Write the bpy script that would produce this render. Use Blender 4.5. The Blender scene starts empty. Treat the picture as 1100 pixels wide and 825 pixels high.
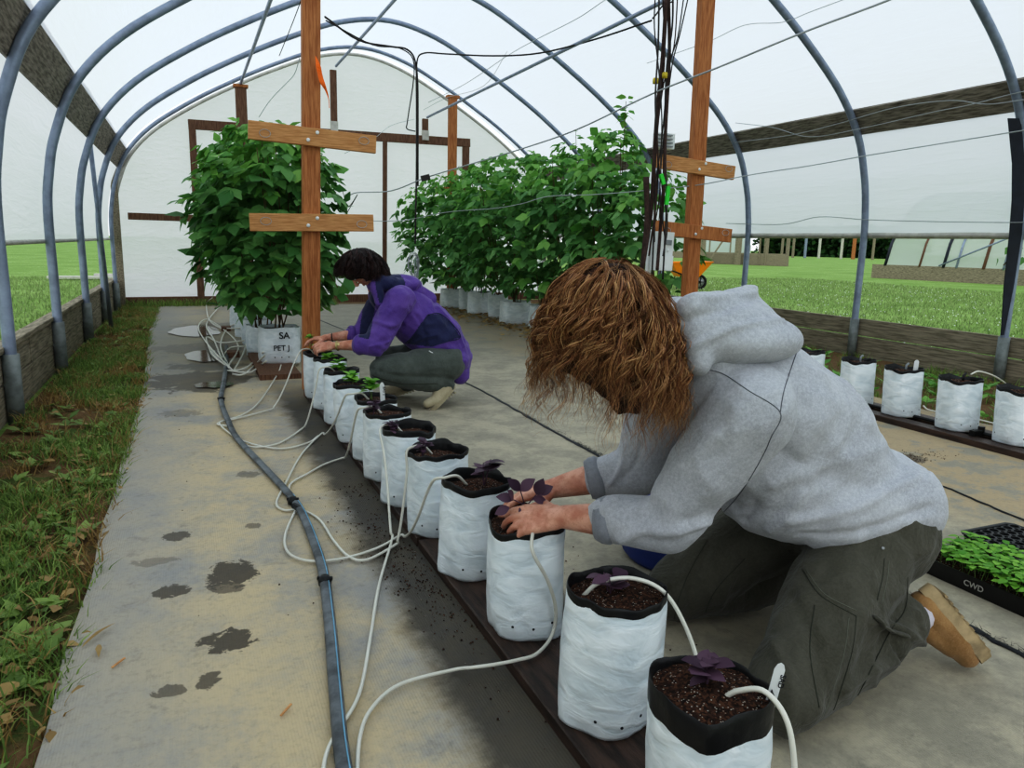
import bpy, bmesh, math, random
import numpy as np
from mathutils import Vector, Matrix, noise
from mathutils.bvhtree import BVHTree
random.seed(7); RNG = np.random.default_rng(7)
SC = bpy.context.scene
COL = SC.collection
PI = math.pi
V = Vector

# ------------------------------------------------------------------ camera geometry (measured from the photograph)
F = 800.; CX, CY = 550., 412.5; VX, VY, MH = 200., 253., .024; H = 1.05
_Y = V(((VX-CX)/F, -(VY-CY)/F, 1)).normalized()
_U = V((1, -MH, 0)).cross(_Y)
if _U.y < 0: _U = -_U
_U.normalize()
_X = _U.cross(_Y)
if _X.x < 0: _X = -_X
def ray(px, py):
    d = V(((px-CX)/F, -(py-CY)/F, 1)); return V((d.dot(_X), d.dot(_Y), d.dot(_U)))
def gz(px, py, z=0.):
    d = ray(px, py); t = (z-H)/d.z; return V((d.x*t, d.y*t, z))
def gy(px, py, y):
    d = ray(px, py); t = y/d.y; return V((d.x*t, y, H+d.z*t))
def gx(px, py, x):
    d = ray(px, py); t = x/d.x; return V((x, d.y*t, H+d.z*t))
CAMLOC = V((0, 0, H))
cam = bpy.data.cameras.new('camera'); camo = bpy.data.objects.new('camera', cam); COL.objects.link(camo)
right = V((_X.x, _Y.x, _U.x)); upv = V((_X.y, _Y.y, _U.y)); fwd = V((_X.z, _Y.z, _U.z))
camo.matrix_world = Matrix(((right.x, upv.x, -fwd.x, 0), (right.y, upv.y, -fwd.y, 0), (right.z, upv.z, -fwd.z, H), (0, 0, 0, 1)))
cam.sensor_fit = 'HORIZONTAL'; cam.sensor_width = 36; cam.lens = F/1100*36; cam.clip_start = .05; cam.clip_end = 500
SC.camera = camo
SC.view_settings.view_transform = 'Standard'
SC.view_settings.look = 'None'
SC.view_settings.exposure = 0.10
SC.view_settings.use_curve_mapping = True
_cm = SC.view_settings.curve_mapping; _cv = _cm.curves[3]
_cv.points.new(.04, .022); _cv.points.new(.22, .19); _cv.points.new(.55, .575); _cv.points.new(.93, .905); _cm.update()

# ------------------------------------------------------------------ materials
def hexc(h):
    h = h.lstrip('#'); r = [int(h[i:i+2], 16)/255 for i in (0, 2, 4)]
    return tuple((c/12.92 if c <= .04045 else ((c+.055)/1.055)**2.4) for c in r) + (1,)
class NT:
    def __init__(s, name):
        s.m = bpy.data.materials.new(name); s.m.use_nodes = True; s.t = s.m.node_tree
        s.t.nodes.clear(); s.out = s.n('ShaderNodeOutputMaterial')
    def n(s, t, **k):
        nd = s.t.nodes.new(t)
        for a, b in k.items(): setattr(nd, a, b)
        return nd
    def l(s, a, b): s.t.links.new(a, b)
    def val(s, sock, v):
        if isinstance(v, (int, float, tuple, list)): sock.default_value = v
        else: s.l(v, sock)
    def math(s, op, a, b=0., c=None, clamp=False):
        nd = s.n('ShaderNodeMath', operation=op, use_clamp=clamp); s.val(nd.inputs[0], a); s.val(nd.inputs[1], b)
        if c is not None: s.val(nd.inputs[2], c)
        return nd.outputs[0]
    def mix(s, f, a, b, blend='MIX'):
        nd = s.n('ShaderNodeMix', data_type='RGBA', blend_type=blend); s.val(nd.inputs[0], f); s.val(nd.inputs[6], a); s.val(nd.inputs[7], b); return nd.outputs[2]
    def noise(s, scale, detail=4, rough=.55, vec=None, dist=0.):
        nd = s.n('ShaderNodeTexNoise'); nd.inputs['Scale'].default_value = scale; nd.inputs['Detail'].default_value = detail
        nd.inputs['Roughness'].default_value = rough; nd.inputs['Distortion'].default_value = dist
        if vec is not None: s.l(vec, nd.inputs['Vector'])
        return nd.outputs[0]
    def ramp(s, f, stops):
        nd = s.n('ShaderNodeValToRGB'); s.l(f, nd.inputs[0]); e = nd.color_ramp.elements
        while len(e) < len(stops): e.new(.5)
        for el, (p, c) in zip(e, stops): el.position = p; el.color = c if len(c) == 4 else (*c, 1)
        return nd.outputs[0]
    def step(s, f, lo, hi):
        nd = s.n('ShaderNodeMapRange', interpolation_type='SMOOTHSTEP'); s.val(nd.inputs[0], f); nd.inputs[1].default_value = lo; nd.inputs[2].default_value = hi; return nd.outputs[0]
    def pos(s, scale=(1, 1, 1)):
        g = s.n('ShaderNodeNewGeometry'); mp = s.n('ShaderNodeMapping'); mp.inputs['Scale'].default_value = scale
        s.l(g.outputs['Position'], mp.inputs[0]); return mp.outputs[0]
    def bump(s, h, strength=.3, dist=.01, prev=None):
        nd = s.n('ShaderNodeBump'); nd.inputs['Strength'].default_value = strength; nd.inputs['Distance'].default_value = dist
        s.l(h, nd.inputs['Height'])
        if prev is not None: s.l(prev, nd.inputs['Normal'])
        return nd.outputs[0]
    def bsdf(s, color, rough=.6, metal=0., normal=None, spec=.5, **k):
        nd = s.n('ShaderNodeBsdfPrincipled'); s.val(nd.inputs['Base Color'], color); s.val(nd.inputs['Roughness'], rough)
        nd.inputs['Metallic'].default_value = metal; s.val(nd.inputs['Specular IOR Level'], spec)
        for a, b in k.items(): s.val(nd.inputs[a.replace('_', ' ')], b)
        if normal is not None: s.l(normal, nd.inputs['Normal'])
        return nd
    def done(s, sh):
        s.l(sh, s.out.inputs[0]); return s.m
def simple(name, col, rough=.6, metal=0., var=.25, nscale=20, bump=.2, bscale=120, bdist=.003, spec=.4, stretch=(1, 1, 1), dark=None, **k):
    t = NT(name); p = t.pos(stretch); c = hexc(col)
    d = hexc(dark) if dark else tuple(x*(1-var*1.6) for x in c[:3])+(1,)
    n = t.noise(nscale, 5, .6, p); base = t.mix(t.step(n, .3, .68), d, c)
    nb = t.bump(t.noise(bscale, 3, .6, p), bump, bdist) if bump else None
    return t.done(t.bsdf(base, rough, metal, nb, spec, **k).outputs[0])
M = {}
M['pipe'] = simple('galvanised_pipe', '#96a1b6', .42, .25, .18, 9, .05)
M['pipe_pale'] = simple('pale_pipe', '#cdc9c1', .5, .15, .15, 9, .05)
M['pipe_sleeve'] = simple('weathered_pipe', '#8b9190', .6, .1, .25, 14, .15)
M['dark_pipe'] = simple('dark_pipe', '#2c303d', .5, .1, .2, 9, .05)
M['cedar'] = simple('orange_lumber', '#bf8250', .65, 0, .22, 9, .2, 60, stretch=(12, 12, .8), dark='#95582f')
M['cedar_pale'] = simple('pale_lumber', '#cf9d6b', .65, 0, .2, 9, .2, 60, stretch=(1, 12, 12), dark='#b07b49')
M['brown_wood'] = simple('brown_lumber', '#805f4a', .75, 0, .35, 10, .3, 60, stretch=(9, 9, .8), dark='#5b3f31')
M['grey_wood'] = simple('weathered_lumber', '#a39884', .85, 0, .4, 7, .4, 50, .005, stretch=(6, .7, 10), dark='#6b6353')
M['beam_wood'] = simple('dark_weathered_beam', '#a0978b', .85, 0, .5, 9, .4, 50, .005, stretch=(6, .8, 8), dark='#5d554c')
M['plank_wet'] = simple('wet_dark_plank', '#4d3b32', .45, 0, .5, 8, .3, 60, .004, stretch=(6, .8, 6), dark='#241b17')
M['wire'] = simple('wire', '#b3b7bb', .4, .2, .1, 5, 0)
M['wire_dark'] = simple('dark_wire', '#3b3635', .6, .1, .1, 5, 0)
M['cord_brown'] = simple('brown_cord', '#4e3a35', .8, 0, .3, 40, 0)
M['tube'] = simple('white_tube', '#dcdad0', .4, 0, .06, 5, 0)
M['tube_grey'] = simple('grey_hose', '#777c80', .5, 0, .35, 12, .1, dark='#43474b')
M['black_plastic'] = simple('black_plastic', '#17181a', .38, 0, .2, 20, .15, 60)
M['liner'] = simple('black_liner', '#1b1c1e', .35, 0, .25, 30, .35, 45, .004)
M['white_plastic'] = simple('white_plastic', '#e6e8e8', .35, 0, .06, 5, 0)
M['grey_plastic'] = simple('grey_plastic', '#8c9194', .35, 0, .06, 5, 0)
M['orange'] = simple('orange_paint', '#ef8a1d', .4, 0, .1, 5, 0)
M['orange_ribbon'] = simple('orange_ribbon', '#ff7a18', .5, 0, .1, 5, 0)
M['yellow'] = simple('yellow_tape', '#d9c23c', .5, 0, .1, 5, 0)
M['lime'] = simple('lime_clip', '#3fd646', .4, 0, .1, 5, 0)
M['ink'] = simple('black_ink', '#1d1f26', .6, 0, .1, 5, 0)
M['chalk'] = simple('pale_writing', '#b9b7b0', .6, 0, .1, 5, 0)
M['rubber'] = simple('rubber_tyre', '#1c1c1d', .7, 0, .1, 5, 0)
M['steel'] = simple('steel_rim', '#a7a9ab', .4, .4, .1, 5, 0)
M['blue'] = simple('blue_plastic', '#27408f', .5, 0, .15, 8, .1)
M['twig'] = simple('brown_cane', '#6e5738', .7, 0, .3, 20, .1)
M['green_stem'] = simple('green_stem', '#6f8a43', .6, 0, .2, 20, 0)
M['stone'] = simple('pale_pebble', '#a39e92', .8, 0, .3, 20, .2)

def m_bag():
    t = NT('white_poly_bag'); p = t.pos((1, 1, 2.2)); n = t.noise(11, 3, .5, p, .8); n2 = t.noise(34, 3, .6, t.pos((1, 1, 1.6)), .5)
    c = t.mix(t.step(n, .25, .7), hexc('#d3dde3'), hexc('#edf3f7'))
    b = t.bump(n, .35, .02); b = t.bump(n2, .15, .005, b)
    return t.done(t.bsdf(c, .33, 0, b, .5).outputs[0])
M['bag'] = m_bag()
def m_soil():
    t = NT('potting_soil'); p = t.pos()
    v = t.n('ShaderNodeTexVoronoi'); v.inputs['Scale'].default_value = 240; t.l(p, v.inputs['Vector'])
    w = t.math('LESS_THAN', v.outputs['Distance'], .33)
    sel = t.n('ShaderNodeSeparateColor'); t.l(v.outputs['Color'], sel.inputs[0])
    pick = t.math('GREATER_THAN', sel.outputs[0], .82); w2 = t.math('MULTIPLY', w, pick)
    c = t.mix(t.step(t.noise(90, 4, .7, p), .35, .7), hexc('#1d1411'), hexc('#54382b'))
    c = t.mix(t.math('MULTIPLY', t.math('GREATER_THAN', sel.outputs[1], .72), .8), c, hexc('#6d4a37'))
    c = t.mix(w2, c, hexc('#c9c0b4'))
    return t.done(t.bsdf(c, .9, 0, t.bump(t.noise(160, 4, .8, p), .9, .01), .2).outputs[0])
M['soil'] = m_soil()
def m_leaf(name, dark, lite, trans=.3, back=None):
    t = NT(name); g = t.n('ShaderNodeNewGeometry'); p = t.pos()
    r = g.outputs['Random Per Island']
    c = t.mix(r, hexc(dark), hexc(lite)); c = t.mix(t.math('MULTIPLY', t.noise(60, 2, .5, p), .35), c, hexc(dark))
    b = t.bsdf(c, .5, 0, None, .35); tr = t.n('ShaderNodeBsdfTranslucent'); t.l(c, tr.inputs[0])
    mx = t.n('ShaderNodeMixShader'); mx.inputs[0].default_value = trans; t.l(b.outputs[0], mx.inputs[1]); t.l(tr.outputs[0], mx.inputs[2])
    return t.done(mx.outputs[0])
M['leaf'] = m_leaf('raspberry_leaf', '#4a8044', '#8abb70', .35)
M['leaf_young'] = m_leaf('young_leaf', '#5f9a45', '#9ccb6c', .35)
M['basil'] = m_leaf('green_basil_leaf', '#5c9a34', '#a3d35f', .35)
M['purple'] = m_leaf('purple_basil_leaf', '#3f2a3c', '#6e5265', .15)
M['grass'] = m_leaf('grass_blade', '#5f7b3f', '#a3ba68', .3)
M['lawn'] = m_leaf('lawn_blade', '#708550', '#a0b078', .3)
M['dry'] = m_leaf('dry_straw', '#8a6f45', '#bda06a', .2)
M['hedge'] = m_leaf('hedge_leaf', '#1f3a1d', '#3f6a35', .2)

def m_film(name, trans, tint='#eef4f7', wrinkle=.5):
    t = NT(name); p = t.pos((1, 1, 1)); n = t.noise(1.6, 4, .6, p, .8); ns = t.noise(7, 3, .6, t.pos((1, .25, 2.5)), .5)
    f = t.math('ADD', t.math('MULTIPLY', n, .22), t.math('MULTIPLY', ns, .12))
    col = t.mix(f, hexc(tint), hexc('#e9edf2'))
    bp = t.bump(ns, wrinkle, .05)
    tl = t.n('ShaderNodeBsdfTranslucent'); t.l(col, tl.inputs[0]); t.l(bp, tl.inputs['Normal'])
    df = t.n('ShaderNodeBsdfDiffuse'); t.l(col, df.inputs[0]); t.l(bp, df.inputs['Normal'])
    m1 = t.n('ShaderNodeMixShader'); m1.inputs[0].default_value = .22; t.l(tl.outputs[0], m1.inputs[1]); t.l(df.outputs[0], m1.inputs[2])
    tp = t.n('ShaderNodeBsdfTransparent'); tp.inputs[0].default_value = (.97, .99, 1, 1)
    m2 = t.n('ShaderNodeMixShader'); m2.inputs[0].default_value = trans; t.l(m1.outputs[0], m2.inputs[1]); t.l(tp.outputs[0], m2.inputs[2])
    return t.done(m2.outputs[0])
M['film'] = m_film('greenhouse_film', .25, '#f6f6fa', .15)
M['film_side'] = m_film('side_film', .05, '#eceaf0', .15)
M['film_back'] = m_film('end_wall_film', .06, '#fbf4fb', .3)
M['film_far'] = m_film('neighbour_film', .05, '#dfe2e0', .3)

def m_mat():
    t = NT('landscape_fabric'); p = t.pos()
    a = t.noise(.9, 6, .62, p, .2); b = t.noise(3.6, 7, .75, p, .1); fine = t.noise(60, 4, .75, p)
    sx = t.n('ShaderNodeSeparateXYZ'); t.l(p, sx.inputs[0]); X, Y = sx.outputs[0], sx.outputs[1]
    # tan dirt over a grey blue fabric; greyer towards the edge by the grass and towards the right side
    tan_f = t.step(t.math('ADD', t.math('MULTIPLY', a, .5), t.math('MULTIPLY', b, .5)), .36, .58)
    edge = t.step(X, -.3, .1)
    tan_f = t.math('MULTIPLY', tan_f, t.math('ADD', t.math('MULTIPLY', edge, .65), .35))
    col = t.mix(tan_f, hexc('#9d9b98'), hexc('#c6b596'))
    rightside = t.step(X, .8, 1.2)
    col = t.mix(rightside, col, t.mix(t.step(b, .38, .62), hexc('#989283'), hexc('#b4ab97')))
    tanr = t.math('MULTIPLY', t.math('MULTIPLY', t.step(X, 2.6, 3.1), t.step(b, .42, .5)), .8)
    col = t.mix(tanr, col, hexc('#b09c7c'))
    col = t.mix(t.math('MULTIPLY', t.step(t.noise(11, 5, .75, p, .5), .55, .72), .35), col, hexc('#6a6862'))
    col = t.mix(t.math('MULTIPLY', t.step(fine, .45, .8), .25), col, hexc('#5d5a55'))
    # far part is wet and grey
    far = t.step(Y, 5.2, 7.5); col = t.mix(t.math('MULTIPLY', far, .5), col, hexc('#77746d'))
    # dark damp strip left of the plank with a ragged border
    nx = t.math('ADD', X, t.math('MULTIPLY', t.math('SUBTRACT', b, .5), .28))
    s = t.math('MULTIPLY', t.step(nx, .44, .56), t.math('SUBTRACT', 1., t.step(X, .96, 1.03)))
    s = t.math('MULTIPLY', s, t.math('SUBTRACT', 1., t.step(Y, 4.6, 6.2)))
    col = t.mix(t.math('MULTIPLY', s, .88), col, hexc('#3b3937'))
    # damp footprints and mud patches (real stains on the cloth)
    wet = None
    nd = t.noise(22, 4, .7, p, .4); nd2 = t.noise(5, 4, .7, p, .4)
    for (x, y, rx, ry, k) in STAINS:
        dx = t.math('DIVIDE', t.math('SUBTRACT', X, x), rx); dy = t.math('DIVIDE', t.math('SUBTRACT', Y, y), ry)
        d = t.math('ADD', t.math('MULTIPLY', dx, dx), t.math('MULTIPLY', dy, dy))
        d = t.math('ADD', d, t.math('MULTIPLY', t.math('SUBTRACT', nd if rx < .2 else nd2, .5), 4.2))
        w = t.math('MULTIPLY', t.math('SUBTRACT', 1., t.step(d, .75, 1.05)), k)
        wet = w if wet is None else t.math('MAXIMUM', wet, w)
    col = t.mix(wet, col, hexc('#4b4339'))
    # weave lines
    wv = t.n('ShaderNodeTexWave', wave_type='BANDS', bands_direction='X'); wv.inputs['Scale'].default_value = 45; wv.inputs['Distortion'].default_value = .6; t.l(p, wv.inputs[0])
    h = t.math('ADD', t.math('MULTIPLY', wv.outputs[1], .3), fine)
    bp = t.bump(h, .35, .004); bp = t.bump(a, .25, .05, bp)
    r = t.math('SUBTRACT', .8, t.math('MULTIPLY', wet, .25)); r = t.math('SUBTRACT', r, t.math('MULTIPLY', far, .2))
    return t.done(t.bsdf(col, r, 0, bp, .3).outputs[0])
STAINS = [(-.086, 2.747, .05, .05, .8), (.078, 2.36, .075, .10, .9), (.06, 2.27, .05, .05, .7), (-.094, 2.30, .05, .05, .85), (.046, 1.94, .07, .06, .9), (-.004, 1.765, .03, .04, .8),
          (-.09, 1.755, .035, .03, .7), (-.153, 2.539, .08, .03, .4), (.038, 5.85, .38, .42, .75), (.1, 7.6, .5, .35, .6), (-.08, 4.77, .12, .10, .35), (.1, 6.5, .3, .25, .6), (.3, 9.5, .5, .3, .5),
          (3.2, 2.6, .32, .10, .75), (.17, 2.75, .03, .03, .6), (2.5, 2.6, .5, .2, .3), (.2, 3.4, .05, .05, .5)]
M['mat'] = m_mat()
def m_ground(name, dirt, green, thr=.45, sc=2.2):
    t = NT(name); p = t.pos(); n = t.noise(sc, 6, .65, p, .3); f = t.noise(45, 4, .7, p)
    c = t.mix(t.step(n, thr, thr+.14), hexc(dirt), hexc(green)); c = t.mix(t.math('MULTIPLY', t.step(f, .4, .7), .45), c, tuple(x*.45 for x in hexc(dirt)[:3])+(1,))
    return t.done(t.bsdf(c, .95, 0, t.bump(f, .7, .02), .1).outputs[0])
M['dirt'] = m_ground('bare_dirt', '#7c6349', '#57683a', .5)
def m_lawn():
    t = NT('lawn_ground'); p = t.pos(); n = t.noise(.5, 6, .7, p); f = t.noise(14, 5, .75, p)
    c = t.mix(t.step(n, .35, .65), hexc('#7d9a52'), hexc('#94ac66')); c = t.mix(t.math('MULTIPLY', t.step(f, .42, .62), .55), c, hexc('#667f44'))
    v = t.n('ShaderNodeTexVoronoi'); v.inputs['Scale'].default_value = 7; t.l(p, v.inputs['Vector'])
    w = t.math('MULTIPLY', t.math('LESS_THAN', v.outputs['Distance'], .16), t.step(n, .45, .55)); c = t.mix(t.math('MULTIPLY', w, .6), c, hexc('#d9dfc6'))
    return t.done(t.bsdf(c, .95, 0, t.bump(f, .6, .04), .1).outputs[0])
M['lawn_ground'] = m_lawn()
def m_water():
    t = NT('puddle_water'); p = t.pos(); return t.done(t.bsdf(hexc('#5d584d'), .10, 0, t.bump(t.noise(6, 2, .5, p), .05, .01), .9).outputs[0])
M['water'] = m_water()
def m_cloth(name, col, dark, lite=None, weave=700, fold=.25, heather=.15, rough=.95):
    t = NT(name); p = t.pos(); n = t.noise(7, 4, .6, p, .4); f = t.noise(weave, 3, .8, p); g = t.noise(130, 3, .8, p)
    c = t.mix(t.step(n, .25, .75), hexc(dark), hexc(col)); c = t.mix(t.math('MULTIPLY', t.step(t.math('MULTIPLY', t.math('ADD', f, g), .5), .4, .62), heather), c, hexc(lite or '#ffffff'))
    bp = t.bump(t.noise(13, 4, .6, p, .9), fold, .02); bp = t.bump(g, .2, .002, bp)
    return t.done(t.bsdf(c, rough, 0, bp, .15, Sheen_Weight=.15).outputs[0])
M['hoodie'] = m_cloth('grey_sweatshirt', '#b2b3b9', '#9c9da4', '#e2e4e8', 500, .22, .35)
def _stain(m, pts):
    nt = m.node_tree; pr = next(n for n in nt.nodes if n.type == 'BSDF_PRINCIPLED'); src = pr.inputs['Base Color'].links[0].from_socket
    g = nt.nodes.new('ShaderNodeNewGeometry'); nz = nt.nodes.new('ShaderNodeTexNoise'); nz.inputs['Scale'].default_value = 45; nz.inputs['Detail'].default_value = 5; nt.links.new(g.outputs['Position'], nz.inputs['Vector'])
    for (c, r) in pts:
        d = nt.nodes.new('ShaderNodeVectorMath'); d.operation = 'DISTANCE'; nt.links.new(g.outputs['Position'], d.inputs[0]); d.inputs[1].default_value = c
        a = nt.nodes.new('ShaderNodeMath'); a.operation = 'MULTIPLY_ADD'; nt.links.new(nz.outputs[0], a.inputs[0]); a.inputs[1].default_value = r*4.5; nt.links.new(d.outputs['Value'], a.inputs[2])
        k = nt.nodes.new('ShaderNodeMapRange'); nt.links.new(a.outputs[0], k.inputs[0]); k.inputs[1].default_value = r*2.6; k.inputs[2].default_value = r*3.1; k.inputs[3].default_value = .75; k.inputs[4].default_value = 0
        mx = nt.nodes.new('ShaderNodeMix'); mx.data_type = 'RGBA'; nt.links.new(k.outputs[0], mx.inputs[0]); nt.links.new(src, mx.inputs[6]); mx.inputs[7].default_value = hexc('#6b5249'); src = mx.outputs[2]
    nt.links.new(src, pr.inputs['Base Color'])
_stain(M['hoodie'], [(tuple(gy(984, 512, 1.27)), .022), (tuple(gy(992, 530, 1.27)), .020)])
M['hoodie_rib'] = m_cloth('grey_ribbing', '#93959c', '#7c7e85', '#b5b7bc', 500, .35, .2)
M['seam'] = simple('dark_seam', '#6b6d73', .9, 0, .1, 5, 0)
M['pants'] = m_cloth('olive_trousers', '#55534a', '#403f36', '#787568', 600, .6, .18)
M['pants_seam'] = simple('trouser_seam', '#3a3c33', .9, 0, .1, 5, 0)
M['pants_stitch'] = simple('trouser_stitch', '#74766a', .9, 0, .1, 5, 0)
M['purple_jacket'] = m_cloth('purple_nylon', '#6b4f9c', '#533a86', '#9479bf', 400, .5, .12, .55)
M['navy'] = m_cloth('navy_nylon', '#32365a', '#24284a', '#4a4f78', 400, .4, .12, .6)
M['jeans'] = m_cloth('grey_green_jeans', '#5b615c', '#474d48', '#7d837d', 600, .35, .22)
M['suede'] = m_cloth('tan_suede', '#a8845a', '#85643f', '#c7a77c', 300, .3, .2)
M['beige_shoe'] = m_cloth('beige_canvas', '#c2b79c', '#a79c82', '#ddd3bb', 300, .2, .2)
M['sole'] = simple('pale_sole', '#b29c78', .7, 0, .3, 20, .2)
M['dark_sole'] = simple('dark_sole', '#3b332b', .7, 0, .3, 20, .2)
M['sock'] = simple('white_sock', '#cfc9d2', .9, 0, .1, 20, .3)
M['gold'] = simple('gold_watch', '#cdbb86', .3, .6, .1, 5, 0)
def m_skin():
    t = NT('skin'); p = t.pos(); n = t.noise(22, 5, .6, p); f = t.noise(160, 4, .7, p)
    c = t.mix(t.step(n, .35, .65), hexc('#bd8069'), hexc('#d8a791')); c = t.mix(t.math('MULTIPLY', t.step(f, .5, .7), .35), c, hexc('#a4614a'))
    return t.done(t.bsdf(c, .5, 0, t.bump(f, .3, .0025), .4, Subsurface_Weight=.12, Subsurface_Radius=(.02, .008, .004)).outputs[0])
M['skin'] = m_skin()
M['nail'] = simple('fingernail', '#d8ab98', .35, 0, .1, 20, 0)
M['eye'] = simple('eye_white', '#e8e4df', .2, 0, .05, 5, 0)
M['lip'] = simple('lips', '#a8584c', .5, 0, .1, 20, 0)
def m_hair(name, stops, rough=.42):
    t = NT(name); g = t.n('ShaderNodeNewGeometry'); p = t.pos(); 
    f = t.math('ADD', t.math('MULTIPLY', g.outputs['Random Per Island'], .7), t.math('MULTIPLY', t.noise(9, 3, .6, p), .35))
    c = t.ramp(f, stops); return t.done(t.bsdf(c, rough, 0, None, .35).outputs[0])
M['hair_auburn'] = m_hair('auburn_hair', [(.1, hexc('#4a2c1c')), (.36, hexc('#875a3b')), (.6, hexc('#b38056')), (.92, hexc('#deb684'))])
M['hair_base'] = simple('auburn_hair_shade', '#4c2f20', .7, 0, .5, 30, .6, 90, .01)
M['hair_dark'] = m_hair('dark_hair', [(.1, hexc('#140d0c')), (.5, hexc('#2b1a18')), (.95, hexc('#543430'))], .4)
M['hair_dark_base'] = simple('dark_hair_shade', '#20120f', .6, 0, .4, 30, .5, 90, .01)

# ------------------------------------------------------------------ object helpers
def tag(o, label=None, cat=None, group=None, kind=None):
    if label: o['label'] = label
    if cat: o['category'] = cat
    if group: o['group'] = group
    if kind: o['kind'] = kind
    return o
def thing(name, loc, label, cat, group=None):
    o = bpy.data.objects.new(name, None); COL.objects.link(o); o.location = V(loc); o.empty_display_size = .1
    return tag(o, label, cat, group)
WL = {}
def wloc(o):
    return WL.get(o.name, V((0, 0, 0))) if o else V((0, 0, 0))
def mesh(name, vf, mat, parent=None, smooth=False, label=None, cat=None, group=None, kind=None, mats=None, fm=None):
    """world-space verts/faces; origin is put at the foot of the thing (or kept at the parent's origin)."""
    vs, fs = vf; vs = np.asarray(vs, dtype=float).reshape(-1, 3)
    me = bpy.data.meshes.new(name)
    if parent is not None: org = np.array(root_loc(parent))
    else:
        lo, hi = vs.min(0), vs.max(0); org = np.array([(lo[0]+hi[0])/2, (lo[1]+hi[1])/2, lo[2]])
    me.from_pydata((vs-org).tolist(), [], [tuple(int(i) for i in f) for f in fs]) if not isinstance(fs, np.ndarray) else npmesh(me, vs-org, fs)
    for m in (mats or [mat]): me.materials.append(m)
    if fm is not None: me.polygons.foreach_set('material_index', np.asarray(fm, dtype=np.int32))
    if smooth: me.polygons.foreach_set('use_smooth', np.ones(len(me.polygons), dtype=bool))
    me.update()
    o = bpy.data.objects.new(name, me); COL.objects.link(o)
    if parent is not None: o.parent = parent
    else: o.location = org.tolist()
    return tag(o, label, cat, group, kind)
def root_loc(o):
    p = V((0, 0, 0))
    while o is not None: p = p + o.location; o = o.parent
    return p
def npmesh(me, vs, fs):
    n, k = fs.shape
    me.vertices.add(len(vs)); me.vertices.foreach_set('co', vs.astype(np.float32).ravel())
    me.loops.add(n*k); me.loops.foreach_set('vertex_index', fs.astype(np.int32).ravel())
    me.polygons.add(n); me.polygons.foreach_set('loop_start', np.arange(0, n*k, k, dtype=np.int32))
    me.update(calc_edges=True)
def join(*parts):
    vs = []; fs = []; o = 0
    for v, f in parts:
        v = [tuple(x) for x in v]; vs += v; fs += [tuple(i+o for i in q) for q in f]; o += len(v)
    return vs, fs
def box(c, s, rot=None):
    """centre, size, optional 3x3"""
    c = V(c); out = []
    for dx in (-.5, .5):
        for dy in (-.5, .5):
            for dz in (-.5, .5):
                d = V((dx*s[0], dy*s[1], dz*s[2]));
                if rot is not None: d = rot @ d
                out.append(tuple(c+d))
    return out, [(0, 1, 3, 2), (4, 6, 7, 5), (0, 4, 5, 1), (2, 3, 7, 6), (0, 2, 6, 4), (1, 5, 7, 3)]
def bar(p0, p1, w, h, up=V((0, 0, 1)), bev=.0):
    """rectangular bar between two points: w = sideways, h = along up"""
    p0, p1 = V(p0), V(p1); d = (p1-p0).normalized(); s = d.cross(V(up)).normalized(); u = s.cross(d).normalized()
    b = min(w, h)*.08 if bev == 0 else bev; prof = []
    for (a, c) in ((w/2, h/2-b), (w/2-b, h/2), (-w/2+b, h/2), (-w/2, h/2-b), (-w/2, -h/2+b), (-w/2+b, -h/2), (w/2-b, -h/2), (w/2, -h/2+b)): prof.append((a, c))
    vs = [tuple(p+s*a+u*c) for p in (p0, p1) for a, c in prof]
    fs = [(i, (i+1) % 8, 8+(i+1) % 8, 8+i) for i in range(8)]+[tuple(range(7, -1, -1)), tuple(range(8, 16))]
    return vs, fs
def smoothpts(pts, n):
    pts = [V(p) for p in pts]; out = []
    P = [pts[0]*2-pts[1]]+pts+[pts[-1]*2-pts[-2]]
    for i in range(1, len(P)-2):
        a, b, c, d = P[i-1], P[i], P[i+1], P[i+2]
        for k in range(n):
            t = k/n; out.append(.5*((2*b)+(c-a)*t+(2*a-5*b+4*c-d)*t*t+(3*b-a-3*c+d)*t**3))
    out.append(pts[-1]); return out
def tube(pts, r, seg=8, n=0, cap=True, flat=1., up=None):
    pts = smoothpts(pts, n) if n else [V(p) for p in pts]
    N = len(pts); rr = r if hasattr(r, '__len__') else None
    vs = []; prev = None
    for i, p in enumerate(pts):
        d = (pts[min(i+1, N-1)]-pts[max(i-1, 0)])
        if d.length < 1e-9: d = V((0, 0, 1))
        d.normalize()
        if prev is None:
            a = V(up) if up else (V((0, 0, 1)) if abs(d.z) < .9 else V((1, 0, 0)))
            s = d.cross(a).normalized()
        else:
            s = prev-d*prev.dot(d)
            s = s.normalized() if s.length > 1e-6 else prev
        prev = s; u = s.cross(d)
        ri = r if rr is None else float(np.interp(i/(N-1), np.linspace(0, 1, len(rr)), rr))
        for k in range(seg):
            t = 2*PI*k/seg; vs.append(tuple(p+s*(math.cos(t)*ri)+u*(math.sin(t)*ri*flat)))
    fs = [(i*seg+k, i*seg+(k+1) % seg, (i+1)*seg+(k+1) % seg, (i+1)*seg+k) for i in range(N-1) for k in range(seg)]
    if cap: fs += [tuple(range(seg-1, -1, -1)), tuple((N-1)*seg+k for k in range(seg))]
    return vs, fs
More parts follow.
